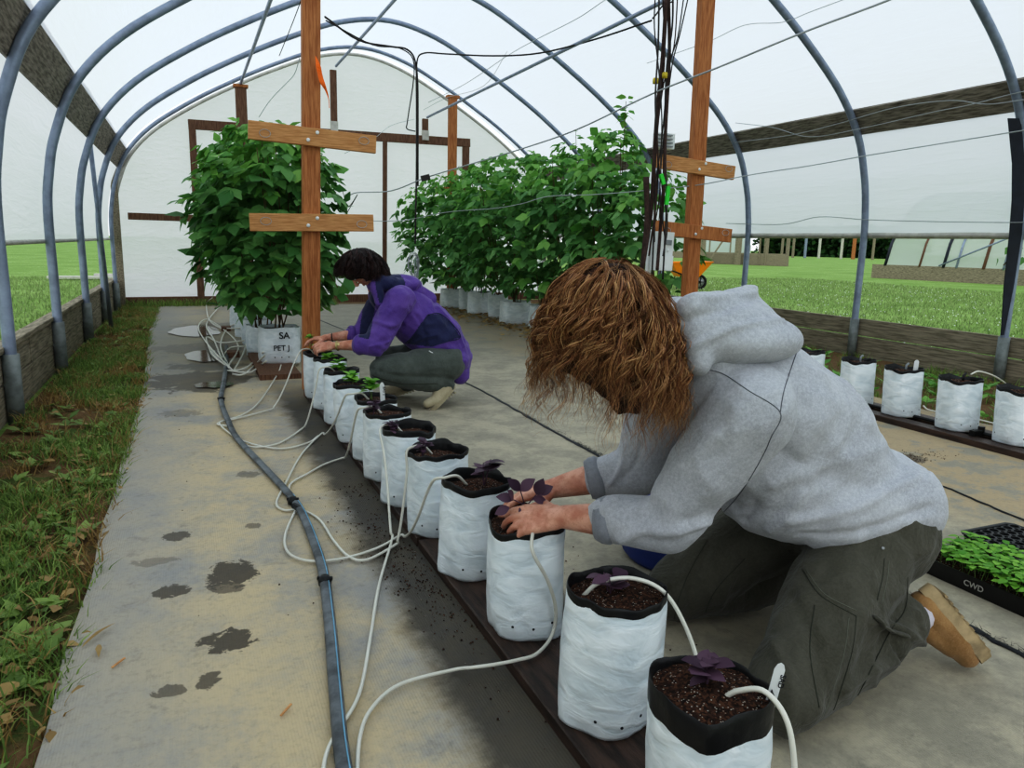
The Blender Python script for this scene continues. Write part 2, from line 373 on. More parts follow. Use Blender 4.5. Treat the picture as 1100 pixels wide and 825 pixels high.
def lathe(c, prof, seg=24, axis=V((0, 0, 1))):
    c = V(c); axis = V(axis).normalized(); a = V((1, 0, 0)) if abs(axis.x) < .9 else V((0, 1, 0)); s = axis.cross(a).normalized(); u = axis.cross(s)
    vs = [tuple(c+s*(r*math.cos(2*PI*k/seg))+u*(r*math.sin(2*PI*k/seg))+axis*z) for r, z in prof for k in range(seg)]
    fs = [(i*seg+k, i*seg+(k+1) % seg, (i+1)*seg+(k+1) % seg, (i+1)*seg+k) for i in range(len(prof)-1) for k in range(seg)]
    fs += [tuple(range(seg-1, -1, -1)), tuple((len(prof)-1)*seg+k for k in range(seg))]
    return vs, fs
def writing(name, txt, size, origin, xdir, ydir, mat, parent, depth=.0004):
    cu = bpy.data.curves.new(name, 'FONT'); cu.body = txt; cu.size = size; cu.extrude = depth; cu.offset = size*.012; cu.align_x = 'CENTER'
    o = bpy.data.objects.new(name, cu); COL.objects.link(o)
    xd = V(xdir).normalized(); zd = xd.cross(V(ydir)).normalized(); yd = zd.cross(xd)
    mw = Matrix((xd, yd, zd)).transposed().to_4x4(); mw.translation = V(origin)
    dg = bpy.context.evaluated_depsgraph_get(); me = bpy.data.meshes.new_from_object(o.evaluated_get(dg)); bpy.data.objects.remove(o)
    me.transform(mw); vs = [tuple(v.co) for v in me.vertices]; fs = [tuple(p.vertices) for p in me.polygons]
    return mesh(name, (vs, fs), mat, parent)
# ---- volumes made from tapered capsules / ellipsoids, fused by a voxel remesh
def cap_(p0, r0, p1, r1, sx=1., up=None, seg=14):
    p0, p1 = V(p0), V(p1); d = p1-p0; L = d.length; d = d.normalized() if L > 1e-6 else V((0, 0, 1))
    a = V(up) if up is not None else (V((0, 0, 1)) if abs(d.z) < .9 else V((1, 0, 0)))
    s = d.cross(a).normalized(); u = s.cross(d); vs = []; rings = []
    for t in (-80, -55, -28, 0): rings.append((r0*math.sin(math.radians(t)), r0*math.cos(math.radians(t))))
    for t in (0, 28, 55, 80): rings.append((L+r1*math.sin(math.radians(t)), r1*math.cos(math.radians(t))))
    for z, r in rings:
        for k in range(seg):
            t = 2*PI*k/seg; vs.append(tuple(p0+d*z+s*(r*math.cos(t)*sx)+u*(r*math.sin(t))))
    n = len(rings)
    fs = [(i*seg+k, (i+1)*seg+k, (i+1)*seg+(k+1) % seg, i*seg+(k+1) % seg) for i in range(n-1) for k in range(seg)]
    fs += [tuple(range(seg)), tuple((n-1)*seg+k for k in range(seg-1, -1, -1))]
    return vs, fs
def ell(c, r, rot=None, seg=20, rings=12):
    c = V(c); vs = []; 
    for i in range(1, rings):
        a = PI*i/rings
        for k in range(seg):
            t = 2*PI*k/seg; d = V((r[0]*math.sin(a)*math.cos(t), r[1]*math.sin(a)*math.sin(t), r[2]*math.cos(a)))
            if rot is not None: d = rot @ d
            vs.append(tuple(c+d))
    n = rings-1
    fs = [(i*seg+k, (i+1)*seg+k, (i+1)*seg+(k+1) % seg, i*seg+(k+1) % seg) for i in range(n-1) for k in range(seg)]
    fs += [tuple(range(seg)), tuple((n-1)*seg+k for k in range(seg-1, -1, -1))]
    return vs, fs
def rot_to(d, up=V((0, 0, 1))):
    """matrix whose Z column is d"""
    d = V(d).normalized(); s = V(up).cross(d)
    if s.length < 1e-4: s = V((1, 0, 0)).cross(d)
    s.normalize(); u = d.cross(s); return Matrix((s, u, d)).transposed()
def fuse(prims, voxel, smooth=6, fac=.5):
    vs, fs = join(*prims); me = bpy.data.meshes.new('tmp'); me.from_pydata(vs, [], fs)
    bm = bmesh.new(); bm.from_mesh(me); bmesh.ops.recalc_face_normals(bm, faces=bm.faces); bm.to_mesh(me); bm.free()
    o = bpy.data.objects.new('tmp', me); COL.objects.link(o)
    r = o.modifiers.new('r', 'REMESH'); r.mode = 'VOXEL'; r.voxel_size = voxel; r.adaptivity = 0
    s = o.modifiers.new('s', 'SMOOTH'); s.iterations = smooth; s.factor = fac
    bpy.context.view_layer.update(); dg = bpy.context.evaluated_depsgraph_get()
    m2 = bpy.data.meshes.new_from_object(o.evaluated_get(dg)); bpy.data.objects.remove(o)
    n = len(m2.vertices); co = np.empty(n*3, dtype=np.float32); m2.vertices.foreach_get('co', co); co = co.reshape(-1, 3).astype(float)
    no = np.empty(n*3, dtype=np.float32); m2.vertex_normals.foreach_get('vector', no); no = no.reshape(-1, 3).astype(float)
    ns = len(m2.polygons); lv = np.empty(len(m2.loops), dtype=np.int32); m2.loops.foreach_get('vertex_index', lv)
    if len(lv) == ns*4: fs = lv.reshape(-1, 4)
    else: fs = [tuple(p.vertices) for p in m2.polygons]
    bpy.data.meshes.remove(m2)
    return co, no, fs
def wrinkle(co, no, amp, freq, stretch=(1, 1, 1), seed=0., ridge=True, mask=None):
    out = co.copy()
    for i in range(len(co)):
        p = co[i]; q = V((p[0]*freq*stretch[0]+seed, p[1]*freq*stretch[1], p[2]*freq*stretch[2]))
        w = noise.noise(q + .6*V((noise.noise(q*.6), noise.noise(q*.6+V((5, 1, 2))), noise.noise(q*.6+V((1, 7, 3))))))
        if ridge: w = 1-2*abs(w)*1.6
        m = 1 if mask is None else mask[i]
        out[i] += no[i]*amp*w*m
    return out
def folds(co, no, lines):
    """sharp sag folds: each line (p0, p1, width, depth) raises a rounded ridge"""
    out = co.copy()
    for p0, p1, w, a in lines:
        p0, p1 = np.array(p0), np.array(p1); d = p1-p0; L2 = (d*d).sum()
        t = np.clip(((co-p0)@d)/L2, 0, 1); q = p0+t[:, None]*d; dist = np.sqrt(((co-q)**2).sum(1))
        k = np.exp(-(dist/w)**2)*a; out += no*k[:, None]
    return out
def bvh_of(co, fs): return BVHTree.FromPolygons([tuple(c) for c in co], [tuple(int(i) for i in f) for f in fs])
def on_surface(bvh, pts, lift=.001, n=8):
    """lay a line of picture positions onto a cloth surface as a seam"""
    out = []; pts = [V((p[0], p[1], 0)) for p in pts]; pts = smoothpts(pts, n)
    for p in pts:
        d = ray(p.x, p.y).normalized(); h = bvh.ray_cast(CAMLOC, d)
        if h[0] is not None:
            if out and (h[0]-out[-1]).length > .12: continue
            out.append(h[0]+h[1]*lift if h[1].dot(d) < 0 else h[0]-h[1]*lift)
    return out

# leaf cards -> real blades: template vertices replicated with transforms
def leaflet_template(ser=True):
    # a folded, pointed oval leaf along +Y, unit length; x = width
    prof = [(0, 0), (.12, .16), (.30, .30), (.48, .33), (.66, .25), (.84, .12), (1, 0)]
    vs = []; fs = []
    for i, (y, w) in enumerate(prof):
        z = -.18*y*y; k = (1.12 if i % 2 else .94) if ser else 1
        vs += [(-w*k, y, z+.10*w), (0, y, z-.0), (w*k, y, z+.10*w)]
    for i in range(len(prof)-1):
        a = i*3; fs += [(a, a+1, a+4, a+3), (a+1, a+2, a+5, a+4)]
    return np.array(vs, dtype=float), np.array(fs)
LT = leaflet_template()
def oval_template():
    prof = [(0, .02), (.06, .10), (.16, .21), (.30, .30), (.46, .335), (.62, .30), (.77, .21), (.90, .10), (1, .0)]
    vs = []; fs = []
    for y, w in prof:
        z = -.30*y*y+.10*y
        for k in (-1, -.5, 0, .5, 1): vs.append((w*k, y, z+.16*w*abs(k)-.10*w*k*k))
    for i in range(len(prof)-1):
        for k in range(4): a = i*5+k; fs.append((a, a+1, a+6, a+5))
    return np.array(vs, dtype=float), np.array(fs)
LT2 = oval_template()
def leaves_mesh(items, tmpl=None):
    """items: list of (pos, dir, up, size, width)"""
    tv, tf = tmpl or LT; n = len(items)
    P = np.array([i[0] for i in items], dtype=float); D = np.array([i[1] for i in items], dtype=float); U = np.array([i[2] for i in items], dtype=float)
    S = np.array([i[3] for i in items], dtype=float); Wd = np.array([i[4] for i in items], dtype=float)
    D /= np.linalg.norm(D, axis=1)[:, None]; X = np.cross(D, U); X /= np.linalg.norm(X, axis=1)[:, None]+1e-9; Z = np.cross(X, D)
    vv = P[:, None, :] + (tv[None, :, 0, None]*X[:, None, :]*Wd[:, None, None] + tv[None, :, 1, None]*D[:, None, :] + tv[None, :, 2, None]*Z[:, None, :])*S[:, None, None]
    ff = tf[None]+(np.arange(n)*len(tv))[:, None, None]
    return vv.reshape(-1, 3), ff.reshape(-1, tf.shape[1])
def rv(s=1.): return V((random.uniform(-s, s), random.uniform(-s, s), random.uniform(-s, s)))
def blades(n, region, hmin, hmax, w, dens=None, lean=.5, z=0.):
    """grass blades inside region(u,v)->(x,y)"""
    vs = np.empty((n*5, 3)); fs = []; k = 0
    while k < n:
        x, y = region(random.random(), random.random())
        if dens and noise.noise(V((x*dens[0], y*dens[0], 3.1)))*.5+.5+dens[2]*0 < dens[1]+random.uniform(-.1, .1): continue
        a = random.uniform(0, 2*PI); h = random.uniform(hmin, hmax); b = random.uniform(0, 2*PI); l = random.uniform(.1, lean)*h
        dx, dy = math.cos(a)*w/2, math.sin(a)*w/2; lx, ly = math.cos(b)*l, math.sin(b)*l
        i = k*5; vs[i] = (x-dx, y-dy, z); vs[i+1] = (x+dx, y+dy, z); vs[i+2] = (x-dx*.8+lx*.4, y-dy*.8+ly*.4, z+h*.6); vs[i+3] = (x+dx*.8+lx*.4, y+dy*.8+ly*.4, z+h*.6); vs[i+4] = (x+lx, y+ly, z+h*.92)
        fs += [(i, i+1, i+3, i+2), (i+2, i+3, i+4)]; k += 1
    return vs, fs

# ================================================================== THE PLACE
XL, XR = -.97, 6.40; XM = (XL+XR)/2; HW = (XR-XL)/2
SK = .10                                                     # the bows run slightly skew to the side walls
PROF = [(0, 0), (0, .6), (0, 1.2), (.03, 1.5), (.09, 1.78), (.25, 2.17), (.58, 2.55), (1.1, 2.93), (1.65, 3.26), (2.3, 3.6), (3.0, 3.9), (HW, 4.02)]
def section(off=0., zmin=0.):
    L = [(XL-off+dx*(1+off/HW), z+off*min(1, z/3)) for dx, z in PROF]; Rr = [(XR+off-dx*(1+off/HW), z+off*min(1, z/3)) for dx, z in PROF[:-1]][::-1]
    return L+Rr
def yk(x, y0): return y0+SK*(x-XL)
def arch_pts(y0, off=0., n=5):
    return smoothpts([V((x, yk(x, y0), z)) for x, z in section(off)], n)
YB = 12.55
# ground
vs = [(-150, -12, -.06), (450, -12, -.06), (450, 450, -.06), (-150, 450, -.06)]
mesh('lawn_ground', (vs, [(0, 1, 2, 3)]), M['lawn_ground'], kind='structure')
def grid(x0, x1, y0, y1, nx, ny, zf):
    vs = [(x0+(x1-x0)*i/nx, y0+(y1-y0)*j/ny, zf(x0+(x1-x0)*i/nx, y0+(y1-y0)*j/ny)) for j in range(ny+1) for i in range(nx+1)]
    fs = [(j*(nx+1)+i, j*(nx+1)+i+1, (j+1)*(nx+1)+i+1, (j+1)*(nx+1)+i) for j in range(ny) for i in range(nx)]
    return vs, fs
mesh('dirt_ground', grid(XL, XR, -1.5, 13.4, 60, 90, lambda x, y: -.03+.018*noise.noise(V((x*2, y*2, 0)))+.006*noise.noise(V((x*12, y*12, 0)))), M['dirt'], smooth=True, kind='structure')
def fl(x, y):
    z = .004+.005*noise.noise(V((x*1.3, y*1.3, 4)))+.0012*noise.noise(V((x*9, y*4, 4)))
    return z
def edge_x(y): return -.335+.014*noise.noise(V((0, y*2.2, 0)))-(.10 if y > 6 else 0)*min(1, (y-6)/3 if y > 6 else 0)
vs, fs = grid(0, 1, -1.2, 12.35, 110, 300, lambda x, y: 0)
def edge_r(y): return 4.62+.05*noise.noise(V((7, y*1.4, 0)))
nv = []
for x, y, z in vs:
    X = edge_x(y)+(edge_r(y)-edge_x(y))*x; nv.append((X, y, fl(X, y) if 0 < x < 1 else fl(X, y)-.012))
mesh('floor', (nv, fs), M['mat'], smooth=True, kind='structure')
# overlapping cloth edges: the dark frayed seam and a second one
def seam_line(pts, r0, r1, name, label, mt=M['black_plastic']):
    pts = smoothpts([V(p) for p in pts], 14); vs, fs = [], []
    for i, p in enumerate(pts):
        w = r0+(r1-r0)*abs(noise.noise(V((i*.35, 2, 0)))); d = (pts[min(i+1, len(pts)-1)]-pts[max(i-1, 0)]).normalized(); s = V((d.y, -d.x, 0))
        j = .010*noise.noise(V((i*.5, 9, 0)))
        for k, q in enumerate((-1, -.3, .4, 1)): vs.append(tuple(p+s*(w*q+j)+V((0, 0, (.0035, .0085, .0075, .002)[k]+fl(p.x, p.y)))))
    fs = [(i*4+k, i*4+k+1, i*4+5+k, i*4+4+k) for i in range(len(pts)-1) for k in range(3)]
    return mesh(name, (vs, fs), mt, smooth=True, label=label, cat='seam')
se = seam_line([(1.40, 10.9, 0), (1.55, 9.8, 0), (1.75, 7.2, 0), (1.88, 5.2, 0), (1.87, 4.2, 0), (1.86, 3.5, 0), (1.86, 2.9, 0), (1.92, 2.2, 0), (2.0, 1.5, 0), (1.98, 1.0, 0), (1.98, .2, 0)], .007, .022, 'cloth_seam', 'frayed black edge where two grey ground cloths overlap behind both people')
vs = []; fs = []
for i in range(900):   # loose black threads on the seam
    y = random.choice([random.uniform(1.0, 1.9), random.uniform(2.7, 4.3), random.uniform(2.9, 3.4)]); x = float(np.interp(y, [1, 1.5, 2.2, 2.9, 4.2, 5.2], [1.98, 2.0, 1.92, 1.86, 1.87, 1.88]))+random.gauss(0, .012)
    a = random.uniform(0, 2*PI); l = random.uniform(.01, .035); dx, dy = math.cos(a)*l, math.sin(a)*l; z = fl(x, y)+.006; k = len(vs)
    vs += [(x, y, z), (x+dy*.05+.0008, y-dx*.05, z+.001), (x+dx, y+dy, z+random.uniform(0, .014))]; fs.append((k, k+1, k+2))
o = mesh('loose_thread', (vs, fs), M['black_plastic'], se); tag(o, kind='stuff')
seam_line([(3.25, 4.6, 0), (3.2, 3.4, 0), (3.12, 2.3, 0), (3.02, 1.75, 0), (3.0, .9, 0)], .0025, .006, 'cloth_seam', 'thin dark fold in the tan ground cloth beside the seedling tray')
# puddles
def puddle(c, rx, ry, label, seed):
    vs = [(c[0], c[1], .0125)]; n = 60
    for i in range(n):
        a = 2*PI*i/n; k = 1+.25*noise.noise(V((math.cos(a)*1.6+seed, math.sin(a)*1.6, seed))); vs.append((c[0]+rx*k*math.cos(a), c[1]+ry*k*math.sin(a), .0125))
    mesh('puddle', (vs, [(0, 1+i, 1+(i+1) % n) for i in range(n)]), M['water'], smooth=True, label=label, cat='puddle')
puddle((.04, 8.95), .26, .5, 'small shiny rain puddle on the ground cloth nearest the far end wall', 1.)
puddle((.1, 7.05), .17, .33, 'small shiny rain puddle in the middle of the left aisle', 4.)
puddle((.12, 5.62), .13, .12, 'brown muddy puddle beside the bend of the grey hose', 8.)

# roof film, side films and end wall
sec = section(.085)
def film(name, i0, i1, y0, y1, mt, ny=24, zlow=None, sag=.0, kind='structure'):
    pts = [p for p in sec[i0:i1]]
    if zlow is not None:
        pts = pts[:]; 
    P = smoothpts([V((x, 0, z)) for x, z in pts], 3); n = len(P); vs = []
    for j in range(ny+1):
        t = j/ny
        for p in P:
            y = yk(p.x, y0+(y1-y0)*t); vs.append((p.x, y, p.z))
    fs = [(j*n+i, j*n+i+1, (j+1)*n+i+1, (j+1)*n+i) for j in range(ny) for i in range(n-1)]
    return mesh(name, (vs, fs), mt, smooth=True, kind=kind)
film('ceiling', 5, len(sec)-5, -2.2, YB+.02, M['film'])
def sidefilm(name, x, z0, z1pts, y0, y1, side):
    ny = 90; nz = 16; vs = []
    for j in range(ny+1):
        y = y0+(y1-y0)*j/ny
        for i in range(nz+1):
            z = z0+(2.27-z0)*i/nz
            dx = float(np.interp(z, [p[1] for p in PROF[:7]], [p[0] for p in PROF[:7]]))-.075
            w = .012*noise.noise(V((y*1.1, z*1.2, x)))+.006*noise.noise(V((y*4, z*1.5, x)))
            zz = z + (.018*noise.noise(V((y*1.7, 0, x))) if i == 0 else 0)
            vs.append((x+side*(dx+w), y, zz))
    n = nz+1
    return mesh(name, (vs, [(j*n+i, j*n+i+1, (j+1)*n+i+1, (j+1)*n+i) for j in range(ny) for i in range(nz)]), M['film_side'], smooth=True, kind='structure')
sidefilm('wall_left', XL, .985, None, -2.2, YB, 1)
sidefilm('wall_right', XR, 1.22, None, -1.4, YB+SK*(XR-XL), -1)
# end wall film (two sheets meeting the frame)
prof = smoothpts([V((x, 0, z)) for x, z in section(0)], 4); vs = []; nn = len(prof); nz = 30
for i, p in enumerate(prof):
    for k in range(nz+1):
        z = .12+(p.z-.12)*k/nz if p.z > .12 else .12
        vs.append((p.x, yk(p.x, YB)+.012*noise.noise(V((p.x*3, z*.8, 2)))+.012*noise.noise(V((p.x*1.3+z*1.5, z, 5))), z))
fs = [(i*(nz+1)+k, (i+1)*(nz+1)+k, (i+1)*(nz+1)+k+1, i*(nz+1)+k+1) for i in range(nn-1) for k in range(nz) if not (prof[i].z < .2 and prof[i+1].z < .2)]
mesh('wall_back', (vs, fs), M['film_back'], smooth=True, kind='structure')

# steel bows
hl = {1.9: 'nearest curved steel bow, its arc crossing the upper right corner', 3.42: 'curved steel bow meeting the dark strap at the right edge',
      5.0: 'curved steel bow with the leftmost upright in the photo', 6.75: 'curved steel bow, second upright from the left edge of the photo',
      8.6: 'curved steel bow with a thin prop pipe tied to its left bend', 10.4: 'curved steel bow, fourth upright from the left edge of the photo', 12.05: 'farthest curved steel bow, close against the white end wall'}
for y0, lb in hl.items():
    t = thing('steel_bow', (XM, yk(XM, y0), 0), lb, 'greenhouse bow', 'curved steel bows of the greenhouse')
    mesh('bow_pipe', tube(arch_pts(y0, -.01), .034 if y0 < 12 else .028, 10), M['pipe'], t, True)
    for x in (XL+.01, XR-.01):
        mesh('ground_sleeve', tube([(x, yk(x, y0), -.05), (x, yk(x, y0), .36)], .046, 12), M['pipe_sleeve'], t, True)
# last bow carries the end film
t = thing('end_bow', (XM, yk(XM, YB-.05), 0), 'pale double bow clipped to the edge of the white end wall', 'greenhouse bow')
mesh('bow_pipe', tube(arch_pts(YB-.06, -.02), .026, 8), M['pipe_pale'], t, True)
# second thin bow doubled on bows (as in the photo)
# eave boards
def board(name, p0, p1, w, h, mt, up=(0, 0, 1), **k): return mesh(name, bar(p0, p1, w, h, V(up)), mt, **k)
board('trim_1', (XL+.176, -1.8, 2.12), (XL+.176, YB-.05, 2.12), .03, .30, M['beam_wood'], (.38, 0, .925), kind='structure')
board('trim_2', (XR-.284, -.8, 2.30), (XR-.284, YB+.6, 2.30), .03, .27, M['beam_wood'], (-.62, 0, .78), kind='structure')
# baseboards: two planks high, each side
def planks(name, x, zt, side, y1):
    parts = []
    for (z0, z1) in ((-.04, zt*.5-.006), (zt*.5+.006, zt)):
        y = -1.5
        while y < y1:
            L = 3.66; ye = min(y+L, y1); off = random.uniform(-.005, .005)
            parts.append(bar((x+off, y+.003, (z0+z1)/2), (x+off, ye-.003, (z0+z1)/2), .042, z1-z0, V((0, 0, 1)))); y = ye
    return mesh(name, join(*parts), M['grey_wood'], kind='structure')
planks('baseboard_left', XL-.055, .37, -1, YB)
planks('baseboard_right', XR+.06, .36, 1, YB+.7)
board('trim_3', (XL-.055, -1.5, .385), (XL-.055, YB, .385), .085, .035, M['grey_wood'], (0, 0, 1), kind='structure')
mesh('baseboard_back', bar((XL, YB-.05, .06), (XR, yk(XR, YB)-.05, .06), .045, .13), M['brown_wood'], kind='structure')
# roll pipes along the open sides
t = thing('roll_up_pipe', (XR+.0, 6, 1.2), 'long pale pipe rolled in the lower edge of the right side curtain', 'pipe')
mesh('pipe', tube([(XR+.05, -1.3, 1.215), (XR+.05, 6, 1.21), (XR+.05, 13.2, 1.2)], .027, 10), M['pipe_pale'], t, True)
mesh('roll_film', tube([(XR+.05, y, 1.214-.00+.002*math.sin(y*7)) for y in np.linspace(-1.3, 13.2, 60)], .031, 8, flat=.9), M['pipe_pale'], t, True)
t = thing('roll_up_pipe', (XL, 6, 1.0), 'thin pipe along the lower edge of the left side curtain', 'pipe')
mesh('pipe', tube([(XL-.05, -2, .975), (XL-.05, 6, .98), (XL-.05, 12.5, .975)], .016, 8), M['pipe_pale'], t, True)
# dark strap outside the right side; corner stake; dark upright outside the left side
y = 4.13
_sp = [V((XR-dx-.085, yk(XR, 3.42)-.02, z)) for z, dx in ((.38, -.02), (.8, -.01), (1.22, .0), (1.5, .03), (1.78, .09), (2.12, .22))]; vs = []
for p_, w_ in zip(_sp, (.012, .04, .05, .05, .05, .05)): vs += [tuple(p_+V((-w_*.92, w_*.4, 0))), tuple(p_+V((w_*.92, -w_*.4, 0))), tuple(p_+V((w_*.92+.004, -w_*.4+.01, 0))), tuple(p_+V((-w_*.92+.004, w_*.4+.01, 0)))]
mesh('hanging_strap', (vs, [(i*4+k, i*4+(k+1) % 4, i*4+4+(k+1) % 4, i*4+4+k) for i in range(5) for k in range(4)]), M['dark_pipe'], label='flat dark strap hanging against the right side opening from the eave board', cat='strap')
mesh('stake', bar((XR-.05, 3.9, -.03), (XR-.05, 3.9, .37), .07, .05), M['grey_wood'], label='short weathered wooden stake against the plank wall at the right edge', cat='stake')
mesh('prop_rod', tube([(XL-.16, 7.9, -.05), (XL-.14, 7.95, 1.03)], .012, 6), M['wire_dark'], label='thin dark rod standing outside the left opening in the lawn', cat='rod')
mesh('prop_pipe', tube([(XL+.14, 8.7, 2.05), (XL+.13, 9.6, -.02)], .022, 8), M['pipe'], smooth=True, label='slanting grey pipe propped from the left eave board down to the plank wall', cat='pipe')
mesh('pipe_tie', tube([(XL+.10, 8.66, 2.06), (XL+.17, 8.64, 2.1), (XL+.2, 8.7, 2.04), (XL+.12, 8.74, 2.0), (XL+.10, 8.66, 2.06)], .009, 6), M['wire'], label='twist of grey wire tying the slanting pipe to the left eave board', cat='wire')
for k, yy in enumerate((11.2, 11.75, 12.2)):
    mesh('wall_stud', bar((XL-.05, yy, .36), (XL-.05, yy, 1.03), .05, .045), M['grey_wood'] if k else M['brown_wood'], label=['nearest', 'middle', 'farthest'][k]+' of three small wooden studs in the far end of the left opening', cat='stud', group='studs in the left opening')

# purlins and end wall framing
def PL(x, z, y1, y0=-1.5): return [(x+.0*(y-y1), y, z+.004*(y1-y)) for y in np.linspace(y0, y1, 12)]
y1 = 12.3
g258 = gy(258, 91, 11.9); g360 = gy(361, 71, 12.4); g459 = gy(459, 126, 12.6)
def purl(px, py, yend, label):
    p = gy(px, py, yend); mesh('purlin_pipe', tube([(p.x, yend, p.z), (p.x, -1.5, p.z)], .02, 8), M['pipe'], smooth=True, label=label, cat='purlin pipe', group='pipes running the length of the roof'); return p
pA = purl(258, 91, 11.9, 'left of the three straight roof pipes, ending on the capped post')
pB = purl(361, 71, 12.5, 'ridge pipe, middle of the three straight roof pipes')
pC = purl(459, 126, 12.8, 'right of the three straight roof pipes, above the tall right plants')
fr = thing('door_1', (2.3, YB, 0), None, None); fr['kind'] = 'structure'
def ykb(x): return yk(x, YB)-.07
hx0, hx1 = .165, 4.66
mesh('header', bar((hx0-.05, ykb(hx0), 2.68), (hx1+.07, ykb(hx1), 2.79), .06, .14), M['brown_wood'], fr)
mesh('jamb', bar((hx0, ykb(hx0), .05), (hx0, ykb(hx0), 2.68), .10, .06, V((0, 1, 0))), M['brown_wood'], fr)
mesh('jamb', bar((hx1, ykb(hx1), .05), (hx1, ykb(hx1), 2.75), .12, .06, V((0, 1, 0))), M['brown_wood'], fr)
mesh('mullion', bar((3.13, ykb(3.1), .05), (3.16, ykb(3.1), 2.7), .07, .05, V((0, 1, 0))), M['brown_wood'], fr)
mesh('rail', bar((XL+.2, ykb(-.8), 1.31), (hx0, ykb(0.1), 1.31), .04, .10), M['brown_wood'], fr)
mesh('corner_stud', bar((XL+.05, ykb(XL), .0), (XL+.05, ykb(XL), 2.0), .09, .05, V((0, 1, 0))), M['grey_wood'], fr)
for (p, x, lab) in ((pB, 2.3, 'brown stub post with a pale foot under the end of the ridge pipe'), (pC, pC.x, 'brown stub post with a pale foot at the right end of the header beam')):
    t = thing('stub_post', (p.x, ykb(p.x), 2.8), lab, 'post', 'stub posts on the end wall header')
    mesh('upright', bar((p.x, ykb(p.x)-.04, 2.80), (p.x, ykb(p.x)-.04, p.z-.01), .10, .06, V((0, 1, 0))), M['brown_wood'], t)
    mesh('metal_foot', bar((p.x, ykb(p.x)-.045, 2.76), (p.x, ykb(p.x)-.045, 2.92), .115, .07, V((0, 1, 0))), M['pipe_pale'], t)

# trellis posts with cross arms
def screw(p, parent, n):
    mesh('screw_plate', lathe(p, [(.0125, 0), (.0125, .003), (.008, .006)], 10, n), M['white_plastic'], parent, True)
def trellis(x, y, ztop, arms, label, w=.115, d=.09, lean=0., mt='cedar', amt='cedar_pale', half=.41, cap=False, tw=0.):
    t = thing('trellis_post', (x, y, 0), label, 'trellis post', 'wooden trellis posts with cross arms')
    rz = Matrix.Rotation(tw, 3, 'Z')
    mesh('upright', bar((x, y, -.02), (x+lean, y, ztop), w, d, rz @ V((0, 1, 0))), M[mt], t)
    for (z, tilt, hl_, hr_, m2) in arms:
        xx = x+lean*z/ztop; a = rz @ V((-hl_, 0, tilt*.5)); b = rz @ V((hr_, 0, -tilt*.5)); f = rz @ V((0, -d/2-.022, 0))
        ar = mesh('cross_arm', bar(V((xx, y, z))+a+f, V((xx, y, z))+b+f, .04, .115), M[m2], t)
        for dx, dz in ((-.03, -.02), (.03, .03)): screw(V((xx, y, z))+f+rz @ V((dx, -.021, dz)), ar, rz @ V((0, -1, 0)))
        # loops of twine looped over the arm ends
        for dx in (-hl_*.75, hr_*.8):
            c = V((xx, y, z))+f+rz @ V((dx, -.024, .0)); mesh('twine_loop', tube([c+rz @ V((.035*math.cos(k*PI/5), -.002, .025*math.sin(k*PI/5))) for k in range(11)], .002, 5), M['wire'], ar)
    if cap: mesh('cap_board', bar((x+lean-.10, y, ztop+.02), (x+lean+.10, y, ztop+.02), .12, .04), M['cedar'], t)
    return t
yl = 5.3
trellis(.755, yl, 3.05, [(1.705, .035, .40, .42, 'cedar_pale'), (1.155, -.02, .40, .41, 'cedar_pale')], 'tall orange brown trellis post left of the person in purple', lean=.075)
trellis(4.06, 5.45, 3.45, [(1.72, .06, .45, .33, 'cedar_pale'), (1.185, .05, .42, .34, 'cedar')], 'tall trellis post on the right in front of the orange wheelbarrow', lean=-.04, w=.125, mt='cedar', tw=-.05)
trellis(4.02, 11.9, 3.30, [(1.86, .0, .30, .12, 'cedar')], 'farthest trellis post rising above the tall right hand plants', w=.13, d=.1, cap=True)
trellis(pA.x, 11.85, pA.z-.05, [], 'farthest trellis post above the left plants, its top carrying a roof pipe', w=.15, d=.1, cap=True, mt='brown_wood')
o = thing('marker_ribbon', gy(341, 62, 5.22), 'strip of orange marker ribbon fluttering from the left trellis post', 'ribbon')
rp = [gy(339, 60, 5.22), gy(342, 72, 5.2), gy(346, 88, 5.2), gy(350, 97, 5.22), gy(353, 106, 5.22), gy(354, 116, 5.22)]
rw = [.004, .03, .035, .012, .006, .006]; vs = []
for p, w in zip(smoothpts(rp, 5), np.interp(np.linspace(0, 5, 26), range(6), rw)): vs += [tuple(p+V((-w/2, 0, 0))), tuple(p+V((w/2, .01*math.sin(p.z*40), 0)))]
mesh('ribbon_tail', (vs, [(i*2, i*2+1, i*2+3, i*2+2) for i in range(25)]), M['orange_ribbon'], o)

# wires -------------------------------------------------------------
def wire(pts, r, mt, label, n=6, name='wire', cat='wire', group=None):
    return mesh(name, tube(pts, r, 6, n), M[mt], smooth=True, label=label, cat=cat, group=group)
w1 = [(372, 213, 9.5), (383, 207, 9.3), (420, 205, 8.6), (457, 191, 8), (500, 178, 7.3), (560, 160, 6.6), (620, 139, 5.9), (700, 101, 5.0), (770, 73, 4.4), (860, 36, 3.8), (955, 0, 3.3), (1050, -40, 2.9)]
t = thing('support_cable', gy(457, 191, 8), 'grey cable with a black clip, sagging across the house in front of the right plants', 'cable')
mesh('cable', tube([gy(*p) for p in w1], .0065, 6, 6), M['wire'], t, True)
mesh('clip', bar(gy(453, 192, 7.9), gy(461, 190, 7.9), .05, .06), M['wire_dark'], t)
w2 = [(380, 237, 9.8), (430, 237, 9.2), (480, 228, 8.3), (530, 224, 7.6), (560, 219, 7.2), (590, 211, 6.8), (640, 209, 6.3), (700, 204, 5.8), (755, 198, 5.35), (805, 188, 5.1), (870, 178, 4.8), (932, 167, 4.45), (1000, 156, 4.1), (1100, 140, 3.6), (1200, 125, 3.0)]
